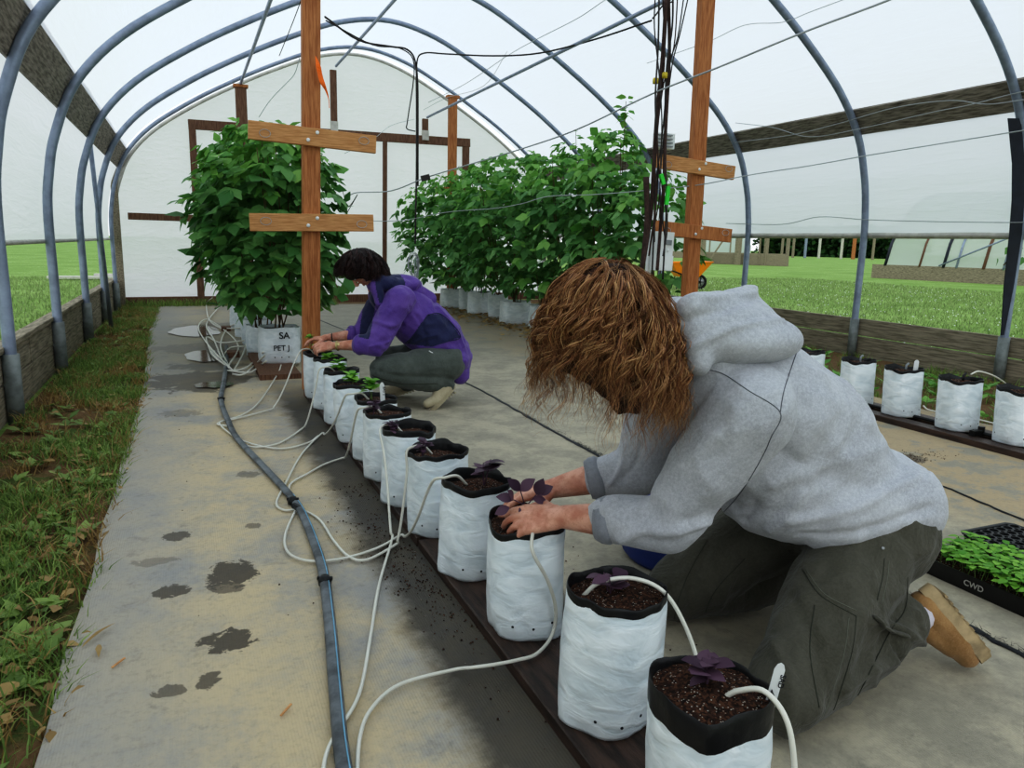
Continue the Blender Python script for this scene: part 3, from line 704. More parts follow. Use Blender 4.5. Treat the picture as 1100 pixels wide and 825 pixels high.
wire([gy(*p) for p in w2], .0045, 'wire', 'pale trellis wire running past the right post at cross arm height')
wire([gx(a, b, XR-.40) for a, b in [(790, 132), (830, 137), (870, 147), (925, 138), (1000, 121), (1040, 113), (1075, 104), (1100, 98)]], .004, 'wire', 'thin loose wire looping along the upper edge of the right eave board')
wire([gx(a, b, XR-.40) for a, b in [(790, 153), (850, 145), (900, 133), (960, 116), (1020, 108), (1060, 112), (1100, 107)]], .004, 'wire', 'thin loose wire crossing the face of the right eave board')
wire([gx(a, b, XR-.16) for a, b in [(780, 240), (840, 241), (880, 233), (930, 236), (1000, 238), (1085, 239), (1110, 238)]], .004, 'wire', 'thin wire strung just above the rolled right curtain')
wire([gy(*p) for p in [(300, 60, 8), (318, 15, 7), (330, -20, 6.5)]]+[], .004, 'wire_dark', 'thin dark wire slanting from the top left roof pipe')
wire([gy(*p) for p in [(460, 110, 11), (500, 90, 10), (545, 60, 9), (575, 43, 8.2), (620, 20, 7.4), (650, 0, 7), (690, -25, 6.5)]], .004, 'wire', 'thin wire slanting up under the roof between two bows')
wire([gy(*p) for p in [(455, 118, 11), (480, 105, 10), (520, 92, 9), (545, 55, 8.6)]], .003, 'wire', 'short loose wire beside the capped far trellis post')
wire([gy(*p) for p in [(278, 126, 10), (290, 108, 9.6), (305, 92, 9), (316, 80, 8.6), (322, 62, 8.4)]], .004, 'wire', 'thin wavy wire above the left plants, left of the orange brown post')
wire([gy(*p) for p in [(370, 165, 9), (400, 150, 9), (420, 135, 9.5), (445, 128, 10)]], .003, 'wire', 'faint thin wire between the left post and the hanging cord')
wire([gy(*p) for p in [(695, 68, 7), (760, 45, 6.2), (800, 27, 5.6), (840, 24, 5.2), (870, 13, 5), (905, 0, 4.7), (960, -20, 4.3)]], .003, 'wire', 'faint thin wire high under the roof right of the right post')
wire([gy(*p) for p in [(368, 205, 6.6), (374, 222, 6.5), (384, 209, 6.4), (372, 230, 6.6)]], .003, 'wire_dark', 'short crooked wire end poking out of the left plants')
# drop cord in the middle
t = thing('electric_cable', gy(446, 290, 9.2), 'dark electric cord hanging from the roof and ending in a loose coil', 'cord')
mesh('cord', tube([gy(*p) for p in [(349, 18, 8.6), (385, 43, 9), (420, 50, 9.1), (437, 53, 9.2), (446, 66, 9.2), (447.5, 100, 9.2), (447.5, 180, 9.2), (446.5, 230, 9.2), (446, 262, 9.2)]], .011, 6, 5), M['wire_dark'], t, True)
mesh('cord', tube([gy(*p) for p in [(449, 200, 9.2), (449, 100, 9.2), (448, 66, 9.2), (456, 57, 9.1), (480, 58, 8.9), (530, 60, 8.3), (580, 57, 7.8), (640, 42, 7.2), (700, 22, 6.4)]], .009, 6, 5), M['wire_dark'], t, True)
mesh('cord', tube([gy(*p) for p in [(350, 22, 8.6), (400, 48, 9), (430, 52, 9.1), (445, 70, 9.2), (438, 128, 9.15), (437, 138, 9.1), (446, 141, 9.15)]], .007, 6, 5), M['wire_dark'], t, True)
cp = gy(446, 283, 9.15)
for q in range(5):
    ph = q*1.1; mesh('coil', tube([cp+V((.075*math.cos(a)*math.cos(ph*.4)+.01*q-.02, .02*math.sin(ph), .14*math.sin(a)-.02*q)) for a in np.linspace(0, 2*PI, 15)], .006, 5), M['wire'], t, True)
# bundle of cords beside the right post
yb = 5.0
t = thing('cord_bundle', gy(708, 290, yb), 'bundle of brown and black twine hanging from the roof beside the right post', 'twine bundle')
bl = [([(716, -6), (712, 60), (706, 120), (703, 170), (699, 230), (690, 290)], .016, 'cord_brown'), ([(718, -6), (719, 60), (715, 140), (713, 200), (709, 250), (706, 290)], .013, 'cord_brown'),
      ([(708, -6), (707, 50), (704, 110), (707, 180), (703, 240), (700, 300)], .007, 'wire_dark'), ([(723, -6), (722, 30), (716, 75), (714, 150), (716, 215), (712, 300)], .007, 'wire_dark'),
      ([(735, -6), (728, 40), (718, 75), (711, 150), (704, 200), (703, 260)], .005, 'wire_dark'), ([(740, -6), (730, 38), (722, 70), (716, 120), (709, 200), (715, 262)], .005, 'wire_dark'),
      ([(712, -6), (714, 60), (709, 110), (702, 160), (705, 210), (697, 275)], .006, 'cord_brown'), ([(704, -6), (703, 30), (708, 80), (711, 130), (710, 190), (717, 240), (712, 275)], .005, 'wire_dark'),
      ([(728, -6), (724, 50), (713, 90), (706, 150), (709, 205), (699, 262)], .005, 'cord_brown'), ([(701, 20), (706, 14), (713, 5), (722, 2)], .006, 'wire_dark')]
for pts, r, mt in bl:
    mesh('cord', tube([gy(x, y, yb+random.uniform(-.06, .06)) for x, y in pts], r, 6, 5), M[mt], t, True)
mesh('lower_bark_cord', tube([gy(x, y, yb) for x, y in [(694, 190), (695, 230), (692, 270), (688, 292)]], [.024, .02, .022, .012], 7, 5), M['cord_brown'], t, True)
for (x, y) in ((704, 86), (714, 80)): mesh('tape', lathe(gy(x, y+4, yb), [(.02, 0), (.022, .02), (.02, .04)], 8), M['yellow'], t, True)
for (x, y, x2, y2) in ((710, 187, 713, 198), (718, 200, 716, 220)): mesh('clip', bar(gy(x, y, yb-.06), gy(x2, y2, yb-.06), .02, .03), M['lime'], t)
# plates behind, on the upper arm
t = thing('junction_box', gy(715, 152, 5.3), 'small ribbed pale box fixed on top of the upper cross arm of the right post', 'box')
mesh('housing', box(gy(713, 152, 5.35), (.16, .08, .12)), M['white_plastic'], t)
for k in range(4): mesh('rib', box(gy(713, 145+k*4, 5.30), (.165, .02, .01)), M['grey_plastic'], t)
# timer / meter box
c = gy(712, 269, 5.25); t = thing('control_box', (c.x, c.y, c.z-.18), 'white plastic control box with a small grey window, hanging in front of the right plants', 'control box')
r = Matrix.Rotation(-.08, 3, 'Y')
bm_ = bar(c+V((-.012, 0, -.165)), c+V((.0, 0, .15)), .17, .10, V((0, 1, 0)), .018); mesh('housing', bm_, M['white_plastic'], t)
mesh('lower_cover', bar(c+V((-.012, -.058, -.16)), c+V((-.008, -.058, -.04)), .15, .02, V((0, 1, 0)), .008), M['white_plastic'], t)
mesh('display_window', bar(c+V((.012, -.053, .045)), c+V((.014, -.053, .085)), .07, .008, V((0, 1, 0)), .003), M['grey_plastic'], t)
mesh('lens', lathe(c+V((.01, -.055, 0)), [(.012, 0), (.012, .004), (.006, .008)], 12, (0, -1, 0)), M['white_plastic'], t, True)
mesh('mounting_stake', bar((c.x-.08, c.y+.08, 0), (c.x-.08, c.y+.08, c.z+.15), .04, .03, V((0, 1, 0))), M['white_plastic'], t)

# planks under the rows of bags ---------------------------------------
mesh('support_plank', join(bar((.80, .30, .018), (.80, 2.35, .018), .235, .035), bar((.795, 2.37, .018), (.795, 5.05, .018), .225, .035)), M['plank_wet'], label='long wet dark brown plank under the row of white bags with the people', cat='plank')
mesh('support_plank', bar((3.98, .8, .02), (4.02, 6.0, .02), .10, .04), M['plank_wet'], label='front dark plank under the right hand row of white bags', cat='plank')
mesh('support_plank', bar((4.20, .8, .02), (4.24, 6.0, .02), .10, .04), M['plank_wet'], label='rear dark plank under the right hand row of white bags', cat='plank')
t = thing('drip_line', (4.1, 3.4, .05), 'black irrigation pipe lying between the two planks of the right row', 'pipe')
mesh('pipe', tube([(4.10, .8, .05), (4.12, 6., .05)], .011, 8), M['black_plastic'], t, True)
mesh('valve', join(bar((4.02, 2.72, .055), (4.10, 2.72, .055), .03, .035), lathe((4.1, 2.72, .04), [(.018, 0), (.018, .05)], 10)), M['black_plastic'], t)
mesh('wooden_slab', bar((.60, 5.75, .02), (.60, 6.95, .02), .30, .04), M['brown_wood'], label='rough brown board under the left plant bags with writing', cat='board')
mesh('wood_block', box((.72, 5.02, .035), (.10, .06, .045)), M['brown_wood'], label='small wood block at the foot of the orange brown post', cat='block')
for k, (x, y) in enumerate(((.33, 7.0), (.36, 9.0))): mesh('brick', box((x, y, .025), (.10, .16, .05)), M['brown_wood'], label=['red brown brick half in the nearer round puddle', 'red brown brick beside the far puddle'][k], cat='brick')  # low red brown boxes set at the edges of the puddles

# ================================================================== GROW BAGS
def bag_mesh(c, h, r, seed, square=.35, rot=0., rimout=.03, tilt=(0, 0), fill=.045):
    """returns dict of meshes: white body, black liner, soil, holes"""
    NS, NZ = 56, 30; c = V(c)
    def R(th, z):
        t = z/h; a = th-rot
        se = (abs(math.cos(a))**(2+2*square)+abs(math.sin(a))**(2+2*square))**(-1/(2+2*square))
        k = se*(.97+.03*math.sin(PI*t))
        k *= 1-.16*math.exp(-t*8)                                   # drawn in at the foot
        cr = abs(math.cos(a+.5))**8*math.exp(-t*6)*.20; k += cr           # folded corners at the foot
        w = .045*noise.noise(V((math.cos(a)*1.4, math.sin(a)*1.4, z*5+seed)))+.022*noise.noise(V((math.cos(a)*4+seed, math.sin(a)*4, z*22)))
        rim = (.05*noise.noise(V((math.cos(a)*2.4, math.sin(a)*2.4, seed*3)))+.02*abs(noise.noise(V((math.cos(a)*5, math.sin(a)*5, seed)))))*t**3*1.8
        return r*(k+w+rim)
    def P(th, z, k=1., dz=0.):
        q = R(th, z)*k; zz = z+dz
        return tuple(c+V((math.cos(th)*q+tilt[0]*zz, math.sin(th)*q+tilt[1]*zz, zz)))
    TH = [2*PI*i/NS for i in range(NS)]
    def rimz(th): return .008*noise.noise(V((math.cos(th)*1.7, math.sin(th)*1.7, seed+9)))*2
    vs = []
    hb = h-rimout
    for j in range(NZ+1):
        z = hb*j/NZ
        for th in TH: vs.append(P(th, z, 1, rimz(th)*(j/NZ)))
    fs = [(j*NS+i, j*NS+(i+1) % NS, (j+1)*NS+(i+1) % NS, (j+1)*NS+i) for j in range(NZ) for i in range(NS)]+[tuple(range(NS-1, -1, -1))]
    body = (vs, fs)
    vs = []
    zs = [(hb-.003, 1.004), (hb+(h-hb)*.5, 1.012), (h-.001, 1.006), (h, .998), (h-.002, .985), (h-fill*.6, .955), (h-fill-.012, .93)]
    for z, k in zs:
        for th in TH: vs.append(P(th, min(z, h), k*(1+.012*noise.noise(V((math.cos(th)*5, math.sin(th)*5, z*40+seed)))), rimz(th)))
    n = len(zs); liner = (vs, [(j*NS+i, j*NS+(i+1) % NS, (j+1)*NS+(i+1) % NS, (j+1)*NS+i) for j in range(n-1) for i in range(NS)])
    vs = [tuple(c+V((tilt[0]*h, tilt[1]*h, h-fill+.008)))]; NR = 12
    for q in range(1, NR+1):
        for th in TH:
            p = V(P(th, h-fill, .955*q/NR)); p.z = c.z+h-fill+.010*(1-(q/NR)**2)+.0035*noise.noise(p*60)+.004*noise.noise(p*22); vs.append(tuple(p))
    fs = [(0, 1+i, 1+(i+1) % NS) for i in range(NS)]+[(1+(q-1)*NS+i, 1+q*NS+i, 1+q*NS+(i+1) % NS, 1+(q-1)*NS+(i+1) % NS) for q in range(1, NR) for i in range(NS)]
    soil = (vs, fs)
    holes = []
    for a, z in ((-2.5, .045), (-1.95, .038), (-1.45, .05), (-.9, .04), (2.3, .05), (.3, .04)):
        p = V(P(a+.05*seed % .3, z)); nrm = V((p.x-c.x, p.y-c.y, 0)).normalized(); holes.append(lathe(p-nrm*.001, [(.0035, 0), (.0035, .0016), (.001, .0018)], 8, nrm))
    return body, liner, soil, join(*holes)
def sprout(c, kind, n=10, size=.035, seed=1, spread=.03, hgt=.05):
    random.seed(seed); st = []; lv = []; c = V(c)
    for s in range(3 if kind == 'purple' else 2):
        top = c+V((random.uniform(-spread, spread)*.6, random.uniform(-spread, spread)*.6, hgt*random.uniform(.75, 1.1)))
        st.append(tube([c-V((0, 0, .01)), c+(top-c)*.5+rv(.004), top], [.0022, .0016, .001], 5, 3))
        for k in range(n//2+1):
            a = random.uniform(0, 2*PI); z = random.uniform(.45, 1); p = c+(top-c)*z
            d = V((math.cos(a), math.sin(a), random.uniform(-.05, .7))); lv.append((p, d, V((0, 0, 1))+rv(.25), size*random.uniform(.7, 1.15), random.uniform(.95, 1.15)))
    return join(*st), leaves_mesh(lv, LT2)
def plant_tag(t, p, d, txt, length=.095, w=.017):
    """white plastic stick label"""
    p = V(p); d = V(d).normalized(); s = V((.92, -.39, 0)); s = (s-d*s.dot(d)).normalized(); nrm = s.cross(d)
    if nrm.dot(CAMLOC-p) < 0: nrm = -nrm
    q = [p-s*w/2, p+s*w/2, p+s*w/2+d*length*.86, p+s*w*.3+d*length*.96, p+d*length, p-s*w*.3+d*length*.96, p-s*w/2+d*length*.86]
    vs = [tuple(x) for x in q]+[tuple(x-nrm*.0012) for x in q]; n = 7
    tg = mesh('plant_marker', (vs, [tuple(range(n)), tuple(range(2*n-1, n-1, -1))]+[(i, (i+1) % n, n+(i+1) % n, n+i) for i in range(n)]), M['white_plastic'], t)
    if txt: writing('marker_writing', txt, w*.75, p+d*length*.62+nrm*.0006+s*.004, -d if d.z > 0 else d, s, M['ink'], tg, .0003)
BX = .775
row = [('A', BX+.0, .90, .095, 'purple', 'nearest white grow bag, cut by the bottom edge, purple seedling, white marker'), ('B', BX+.02, 1.265, .102, 'purple', 'white grow bag with purple seedling, second from the camera, left of the blue tub'),
       ('C', BX+.01, 1.685, .102, 'hand', 'white grow bag into which the person in grey is planting a purple seedling'), ('D', BX, 2.06, .102, 'purple', 'white grow bag with dark red seedling, directly behind the grey sweatshirt hands'),
       ('E', BX+.0, 2.42, .100, 'purple2', 'white grow bag with tall folded black rim, fifth from the camera in the row'), ('F', BX-.02, 2.75, .100, 'purple2', 'white grow bag with an upright white dripper stake, sixth in the row'),
       ('G', BX-.02, 3.08, .098, 'purple2', 'white grow bag with small purple seedling, just before the upright white marker'), ('H', BX-.01, 3.38, .096, 'green_tag', 'white grow bag with bright green basil and an upright white marker'),
       ('I', BX-.03, 3.73, .096, 'green', 'white grow bag with a single green basil plant, ninth from the camera'), ('J', BX-.025, 4.14, .096, 'green', 'white grow bag with green basil beside a thin white stake, tenth from the camera'),
       ('K', BX-.02, 4.52, .096, 'green', 'white grow bag with bushy green basil, just before the hands of the person in purple'), ('L', BX-.03, 4.87, .096, 'green_small', 'farthest white grow bag of the row, where the person in purple plants')]
BAGH = .30; BAG = {}
def make_bag(key, x, y, r, kind, label, group, h=BAGH, z0=.037):
    seed = (ord(key[0])*1.37+len(key)*3.3) % 17; random.seed(int(seed*100))
    t = thing('grow_bag', (x, y, z0), label, 'grow bag', group)
    big = key == 'A'
    rout = .05 if big else random.uniform(.014, .022)
    body, liner, soil, holes = bag_mesh((x, y, z0), h*random.uniform(.98, 1.02) if not big else h, r, seed, .3, random.uniform(-.4, .4), rout, (random.uniform(-.05, .05), random.uniform(-.05, .05)), .018 if big else (.034 if key in 'EFD' else .024))
    mesh('bag_body', body, M['bag'], t, True); mesh('black_liner', liner, M['liner'], t, True); mesh('potting_soil', soil, M['soil'], t, True); mesh('drain_hole', holes, M['ink'], t)['kind'] = 'stuff'
    top = V((x, y, z0+h-.018)); BAG[key] = (t, top)
    def plant(c, kd, **k):
        st, lv = sprout(c, kd, **k); s = mesh('stem', st, M['purple' if kd == 'purple' else 'green_stem'], t, True); mesh('leaves', lv, M['purple' if kd == 'purple' else 'basil'], s, True)['kind'] = 'stuff'
    if kind == 'purple': plant(top+V((-.005, .0 if not big else .01, -.005)) if key != 'D' else top+V((.03, -.01, 0)), 'purple', n=9, size=.046 if key != 'D' else .058, seed=int(seed*10), hgt=.055 if key != 'D' else .075)
    if kind == 'purple2': plant(top+V((-.07, -.035, -.005)), 'purple', n=10, size=.036, seed=int(seed*10), hgt=.065)
    if kind.startswith('green'): plant(top+V((-.01, -.01, -.005)), 'green', n=26 if kind != 'green_small' else 10, size=.052, seed=int(seed*10), hgt=.07 if kind != 'green_tag' else .10)
    if key == 'A': plant_tag(t, (x+.072, y-.052, top.z-.018), (.10, -.10, 1), 'SAD', .088, .018)
    if key == 'H': plant_tag(t, (x+.03, y-.06, top.z-.02), (-.03, .05, 1), 'BAS 2', .11, .022)
    if kind == 'right_tag': plant_tag(t, (x+.06, y-.02, top.z-.02), (.05, 0, 1), '', .09, .03)
    return t
for a in row: make_bag(*a, 'white grow bags in the row being planted')
rrow = [('Ma', 4.08, 4.02, .10, 'none', 'white grow bag mostly hidden behind the shoulder of the grey sweatshirt'), ('Mb', 4.10, 3.60, .10, 'none', 'white grow bag in the right row beside the base of the steel upright'),
        ('Mc', 4.10, 3.25, .103, 'right_tag', 'white grow bag in the right row with a short white marker at its rim'), ('Md', 4.10, 2.87, .105, 'none', 'white grow bag in the right row, the one the white tube leaves'),
        ('Me', 4.12, 2.53, .108, 'none', 'white grow bag cut by the right edge of the photo')]
for a in rrow: make_bag(*a, 'white grow bags along the right plank wall', z0=.042)
for k, key in enumerate(('Mb', 'Mc', 'Md')):
    t, p = BAG[key]; mesh('dripper_head', tube([p+V((0, 0, -.01)), p+V((.002, 0, .035)), p+V((.02, 0, .045))], .007, 7), M['grey_plastic'] if k < 2 else M['black_plastic'], t, True)

# drip tubes: (x, y, height) picture points on the cloth with their height above it
def drip(pts, label, r=.0052, mt='tube', n=6, group='white drip tubes', name='drip_tube', off=0.):
    P = [gz(a, b, c) for a, b, c in pts]
    return mesh(name, tube([p+V((off, 0, 0)) for p in P], r, 7, n), M[mt], smooth=True, label=label, cat='drip tube', group=group)
g = .016
def bag_drip(key, rel, gpts, label, **k):
    """rel: offsets from the middle of the bag's soil (dx, dy, height above the floor); gpts: picture points on the cloth"""
    t_, tp = BAG[key]; G = [gz(a, b, g) for a, b in gpts]
    if rel == 'hang':          # leaves the soil, rests on the left rim and sags down to its first point on the cloth
        R0 = V((tp.x-.098, tp.y-.01, .352)); P = [V((tp.x-.02, tp.y+.01, .315)), V((tp.x-.055, tp.y, .350)), R0]; e = G[0]
        for f, z in ((.10, .335), (.28, .27), (.5, .165), (.72, .075), (.88, .03)): q = R0.lerp(e, f); P.append(V((min(q.x, tp.x-.118), q.y, z)))
        P += G
    else: P = [V((tp.x+a, tp.y+b, c)) for a, b, c in rel]+G
    return mesh('drip_tube', tube(P, .0047, 7, 7), M['tube'], smooth=True, label=label, cat='drip tube', group='white drip tubes')
def c_tube():
    tp = BAG['C'][1]; P = [V((tp.x-.035, tp.y-.045, .315)), V((tp.x-.022, tp.y-.08, .345)), gz(572, 592, .31), gz(589, 625, .22), gz(597, 655, .13), gz(593, 682, .06), gz(577, 702, .047), gz(556, 709, .045), gz(530, 714, .044), gz(508, 717, .036)]+[gz(a, b, g) for a, b in [(485, 720), (430, 735), (400, 760), (387, 790), (384, 840), (390, 900)]]
    mesh('drip_tube', tube(P, .0047, 7, 7), M['tube'], smooth=True, label='white drip tube arching from the bag being planted, running to the bottom edge', cat='drip tube', group='white drip tubes')
c_tube()
bag_drip('B', [(-.06, .02, .318), (-.03, .005, .350), (.03, -.03, .365), (.09, -.065, .335), (.135, -.10, .24), (.15, -.14, .13), (.15, -.16, .05)], [], 'white drip tube arching out of the second bag toward the olive knee')
bag_drip('A', [(.0, -.02, .318), (.012, -.045, .345), (.03, -.085, .362), (.045, -.125, .32), (.05, -.15, .2), (.05, -.17, .08)], [], 'white drip tube coming from the nearest bag and leaving at the bottom edge')
bag_drip('E', 'hang', [(425, 585), (395, 601), (375, 598), (358, 580), (345, 560), (332, 551), (319, 547)], 'white drip tube from the fifth bag, looping near the black fitting')
bag_drip('D', 'hang', [(430, 575), (407, 588), (373, 599), (340, 603), (318, 599), (307, 589), (307, 572), (317, 549)], 'white drip tube from the fourth bag making the widest loop over the hose')
bag_drip('F', 'hang', [(421, 580), (407, 629), (398, 684), (386, 745), (362, 786), (350, 812), (345, 850)], 'long white drip tube from the sixth bag, ending beside the grey hose')
bag_drip('H', 'hang', [(345, 466), (324, 488), (307, 519), (297, 540), (305, 548), (318, 547)], 'white drip tube from the eighth bag curving steeply to the hose joint')
bag_drip('G', 'hang', [(368, 492), (348, 499), (330, 509), (313, 519), (311, 530), (320, 538)], 'white drip tube from the seventh bag with a small kink above the hose joint')
bag_drip('J', 'hang', [(325, 460), (300, 476), (270, 480), (255, 470), (249, 457)], 'white drip tube from the tenth bag swinging back to the far hose joint')
bag_drip('L', 'hang', [(290, 440), (252, 450), (237, 453), (240, 460), (262, 474), (300, 482), (330, 476), (342, 468)], 'white drip tube looping from the farthest bag past the far hose joint and back')
drip([(302, 392, .06), (298, 402, .03), (280, 430, g), (262, 445, g), (240, 452, g), (234, 456, g), (250, 458, g)], 'white drip tube from the bag with writing down to the far hose joint')
drip([(1043, 402, .33), (1052, 399, .34), (1068, 404, .30), (1082, 413, .2), (1092, 420, .06)], 'white drip tube arching between the last two bags at the right edge', group='white drip tubes')
drip([(992, 436, .03), (1000, 441, .02), (1035, 447, .02), (1068, 455, .03), (1078, 458, .03)], 'white drip tube lying behind the right row of bags')
random.seed(11)
bun = [[(250, 398), (225, 372), (213, 352), (222, 343), (240, 352), (262, 352)], [(247, 396), (228, 380), (222, 362), (236, 368), (262, 366)], [(250, 402), (262, 402), (275, 391), (284, 382)], [(246, 398), (262, 396), (277, 385), (283, 378)],
       [(245, 392), (237, 370), (245, 352), (262, 345)], [(250, 400), (262, 378), (266, 360), (262, 350)], [(243, 398), (268, 400), (280, 392), (286, 388)], [(240, 390), (230, 365), (222, 348), (235, 330), (245, 322)], [(245, 394), (256, 372), (243, 356), (225, 344), (222, 326), (228, 320)], [(236, 388), (247, 374), (263, 372)]]
for k, b in enumerate(bun):
    mesh('drip_tube', tube([gz(x, y, .02+.03*(i % 2)+(.10 if i >= len(b)-1 else 0)) for i, (x, y) in enumerate(b)], .0075, 6, 6), M['tube'], smooth=True,
         label='white drip tube tangled between the grey hose end and the left plant bags', cat='drip tube', group='tangle of drip tubes by the left plants')
# main hose
t = thing('supply_hose', (.25, 3, 0), 'flattened grey supply hose snaking along the left aisle', 'hose')
hp = [(.30, 7.6), (.27, 6.9), (.235, 6.27), (.19, 5.6), (.15, 5.0), (.165, 4.4), (.19, 4.0), (.27, 3.45), (.335, 3.0), (.352, 2.75), (.345, 2.3), (.31, 1.95), (.265, 1.6), (.235, 1.35), (.22, 1.1), (.2, .7)]
mesh('hose', tube([(x, y, .0165+.004) for x, y in hp], .0165, 10, 8, flat=.65), M['tube_grey'], t, True)
mesh('blue_stripe', tube([(x+.010, y, .0295) for x, y in hp[-8:]], .0018, 5, 8), simple('pale_blue_stripe', '#7fb3cf', .5, 0, .1), t, True)
for (x, y) in ((.335, 2.93), (.335, 2.17), (.152, 5.02)):
    mesh('fitting', join(lathe((x, y, .012), [(.02, 0), (.021, .015), (.012, .028)], 10), tube([(x-.02, y+.01, .03), (x+.02, y-.012, .032)], .007, 6)), M['black_plastic'], t, True)
mesh('ground_peg', tube([gz(318, 545, .02)+V((-.01, 0, .01)), gz(322, 552, .0)+V((0, 0, .02))], .012, 6), M['black_plastic'], label='small black fitting where several white tubes meet on the hose', cat='fitting')

# ================================================================== RASPBERRY PLANTS
def raspberry(name_label, x, y, hgt, rad, nleaf, seed, group, bagr=.13, bagh=.26, cane=None, zlow=.45, xo=0., mark=False, young=.25, squeeze=(1, 1)):
    random.seed(seed); t = thing('potted_raspberry', (x, y, 0), name_label, 'potted plant', group)
    body, liner, soil, holes = bag_mesh((x, y, .03 if mark else .0), bagh, bagr, seed*1.7, .6, 0 if mark else random.uniform(-.5, .5), .004, (0, 0), .03)
    b = mesh('grow_bag', body, M['bag'], t, True); mesh('potting_soil', soil, M['soil'], b, True); mesh('bag_rim', liner, M['bag'], b, True)
    cs = []; tops = []
    for k in range(7):
        a = random.uniform(0, 2*PI); q = random.uniform(.1, .8); 
        tp = V((x+xo+math.cos(a)*rad*q*squeeze[0], y+math.sin(a)*rad*q*squeeze[1], hgt*random.uniform(.82, 1.))); bs = V((x+random.uniform(-.07, .07), y+random.uniform(-.07, .07), bagh-.02))
        cs.append(tube([bs, bs+(tp-bs)*.5+V((math.cos(a)*.05, math.sin(a)*.05, 0)), tp], [.006, .005, .003], 5, 4)); tops.append((bs, tp))
    if cane: 
        bs = V((x, y, bagh)); cs.append(tube([bs, bs+(V(cane)-bs)*.5+V((.05, 0, 0)), cane], [.007, .005, .003], 5, 4)); tops.append((bs, V(cane)))
    lv = []; yl_ = []; pet = []
    for i in range(nleaf):
        # leaf bases fill a rounded column, denser at the outside
        a = random.uniform(0, 2*PI); zz = random.uniform(0, 1)**.85; z = zlow+(hgt-zlow)*zz
        prof = math.sin(PI*min(1, (.16+zz*.62)))**.7*(1 if zz < .8 else 1-(zz-.8)*2.2)
        q = rad*prof*(random.uniform(.35, 1)**.5)
        p = V((x+xo+math.cos(a)*q*squeeze[0], y+math.sin(a)*q*squeeze[1], z)); out = V((math.cos(a), math.sin(a), 0))
        p += rv(.04)
        d = (out*random.uniform(.4, 1)+V((0, 0, random.uniform(-1.1, .25)))+rv(.45)).normalized(); up = (V((0, 0, 1))+out*.8+rv(.4))
        s = random.uniform(.10, .17)*(1 if zz < .8 else .72); tgt = yl_ if (zz > .72 and random.random() < .75) or random.random() < young*.4 else lv
        side = d.cross(up).normalized()
        tgt.append((p, d, up, s, random.uniform(.95, 1.25)))
        for sg in (-1, 1): tgt.append((p-d*s*.08, (d*.45+side*sg).normalized()+V((0, 0, -.15)), up, s*.78, random.uniform(.9, 1.15)))
    if cane:
        bs, tp = tops[-1]
        for k in range(60):
            f = random.uniform(.45, 1.02); a = random.uniform(0, 2*PI); p = bs+(tp-bs)*f; d = V((math.cos(a), math.sin(a), random.uniform(-.7, .3))); p += V((math.cos(a), math.sin(a), 0))*.16*random.random()*(1.25-f)
            yl_.append((p, d, V((0, 0, 1))+rv(.4), random.uniform(.07, .12), 1.1)); 
    c = mesh('canes', join(*cs), M['twig'], t, True)
    mesh('foliage', leaves_mesh(lv), M['leaf'], t, False)['kind'] = 'stuff'
    if yl_: mesh('new_growth', leaves_mesh(yl_), M['leaf_young'], t, False)['kind'] = 'stuff'
    if mark:
        f = V((x, y-bagr-.004, 0)); 
        writing('bag_writing', 'SA', .075, (x+.025, y-bagr*1.03-.004, .03+bagh*.72), (1, 0, 0), (0, 0, 1), M['ink'], b)
        writing('bag_writing', 'PET J', .06, (x+.0, y-bagr*1.03-.004, .03+bagh*.40), (1, 0, 0), (0, 0, 1), M['ink'], b)
        writing('bag_writing', '.  .  .', .07, (x+.0, y-bagr*1.03-.004, .03+bagh*.20), (1, 0, 0), (0, 0, 1), M['ink'], b)
    return t
gl = 'leafy raspberry plants on the left'; gr_ = 'leafy raspberry plants on the right'
raspberry('leafy raspberry in the white bag with black SA writing beside the post', .665, 6.42, 1.92, .62, 640, 3, gl, bagr=.165, bagh=.30, mark=True, zlow=.46, xo=-.04, squeeze=(1.02, .7))
for k, (yy, nl, rr) in enumerate(((7.05, 330, .52), (7.7, 260, .5), (8.4, 200, .48), (9.2, 160, .48))):
    raspberry(['leafy raspberry directly behind the one with the SA writing', 'second leafy raspberry behind the SA bag, its bag beside the tangled tubes', 'third leafy raspberry behind the SA bag, mostly hidden', 'farthest leafy raspberry in the left row, nearest the end wall'][k], .60-.01*k, yy, 1.95+.02*k, rr, nl, 20+k, gl, bagr=.14, bagh=.27, zlow=.50)
random.seed(5)   # low branch reaching right of the post behind the crouching person
t = thing('raspberry_branch', (1.0, 6.2, .5), 'drooping raspberry branch hanging right of the orange brown post at the hands level', 'branch')
br = [V((.85, 6.35, .95)), V((1.0, 6.25, .85)), V((1.12, 6.2, .66))]; mesh('cane', tube(br, .005, 5, 4), M['twig'], t)
lv = []
for k in range(34):
    f = random.random(); p = V(br[0]).lerp(V(br[2]), f)+rv(.14); d = V((random.uniform(-.6, .6), random.uniform(-.9, .2), random.uniform(-1, -.1))); lv.append((p, d, V((.0, -1, .6))+rv(.3), random.uniform(.09, .15), 1.2))
mesh('foliage', leaves_mesh(lv), M['leaf'], t)['kind'] = 'stuff'
rs = [(3.93, 11.55, 2.0, .85, 270), (3.98, 11.05, 2.05, .72, 240), (4.03, 10.5, 2.1, .72, 240), (4.03, 9.85, 2.1, .7, 260), (3.97, 9.1, 2.15, .7, 280), (4.05, 8.45, 2.1, .62, 250), (4.1, 7.75, 2.15, .58, 260), (4.12, 7.0, 2.2, .52, 260), (4.2, 6.3, 1.75, .5, 150)]
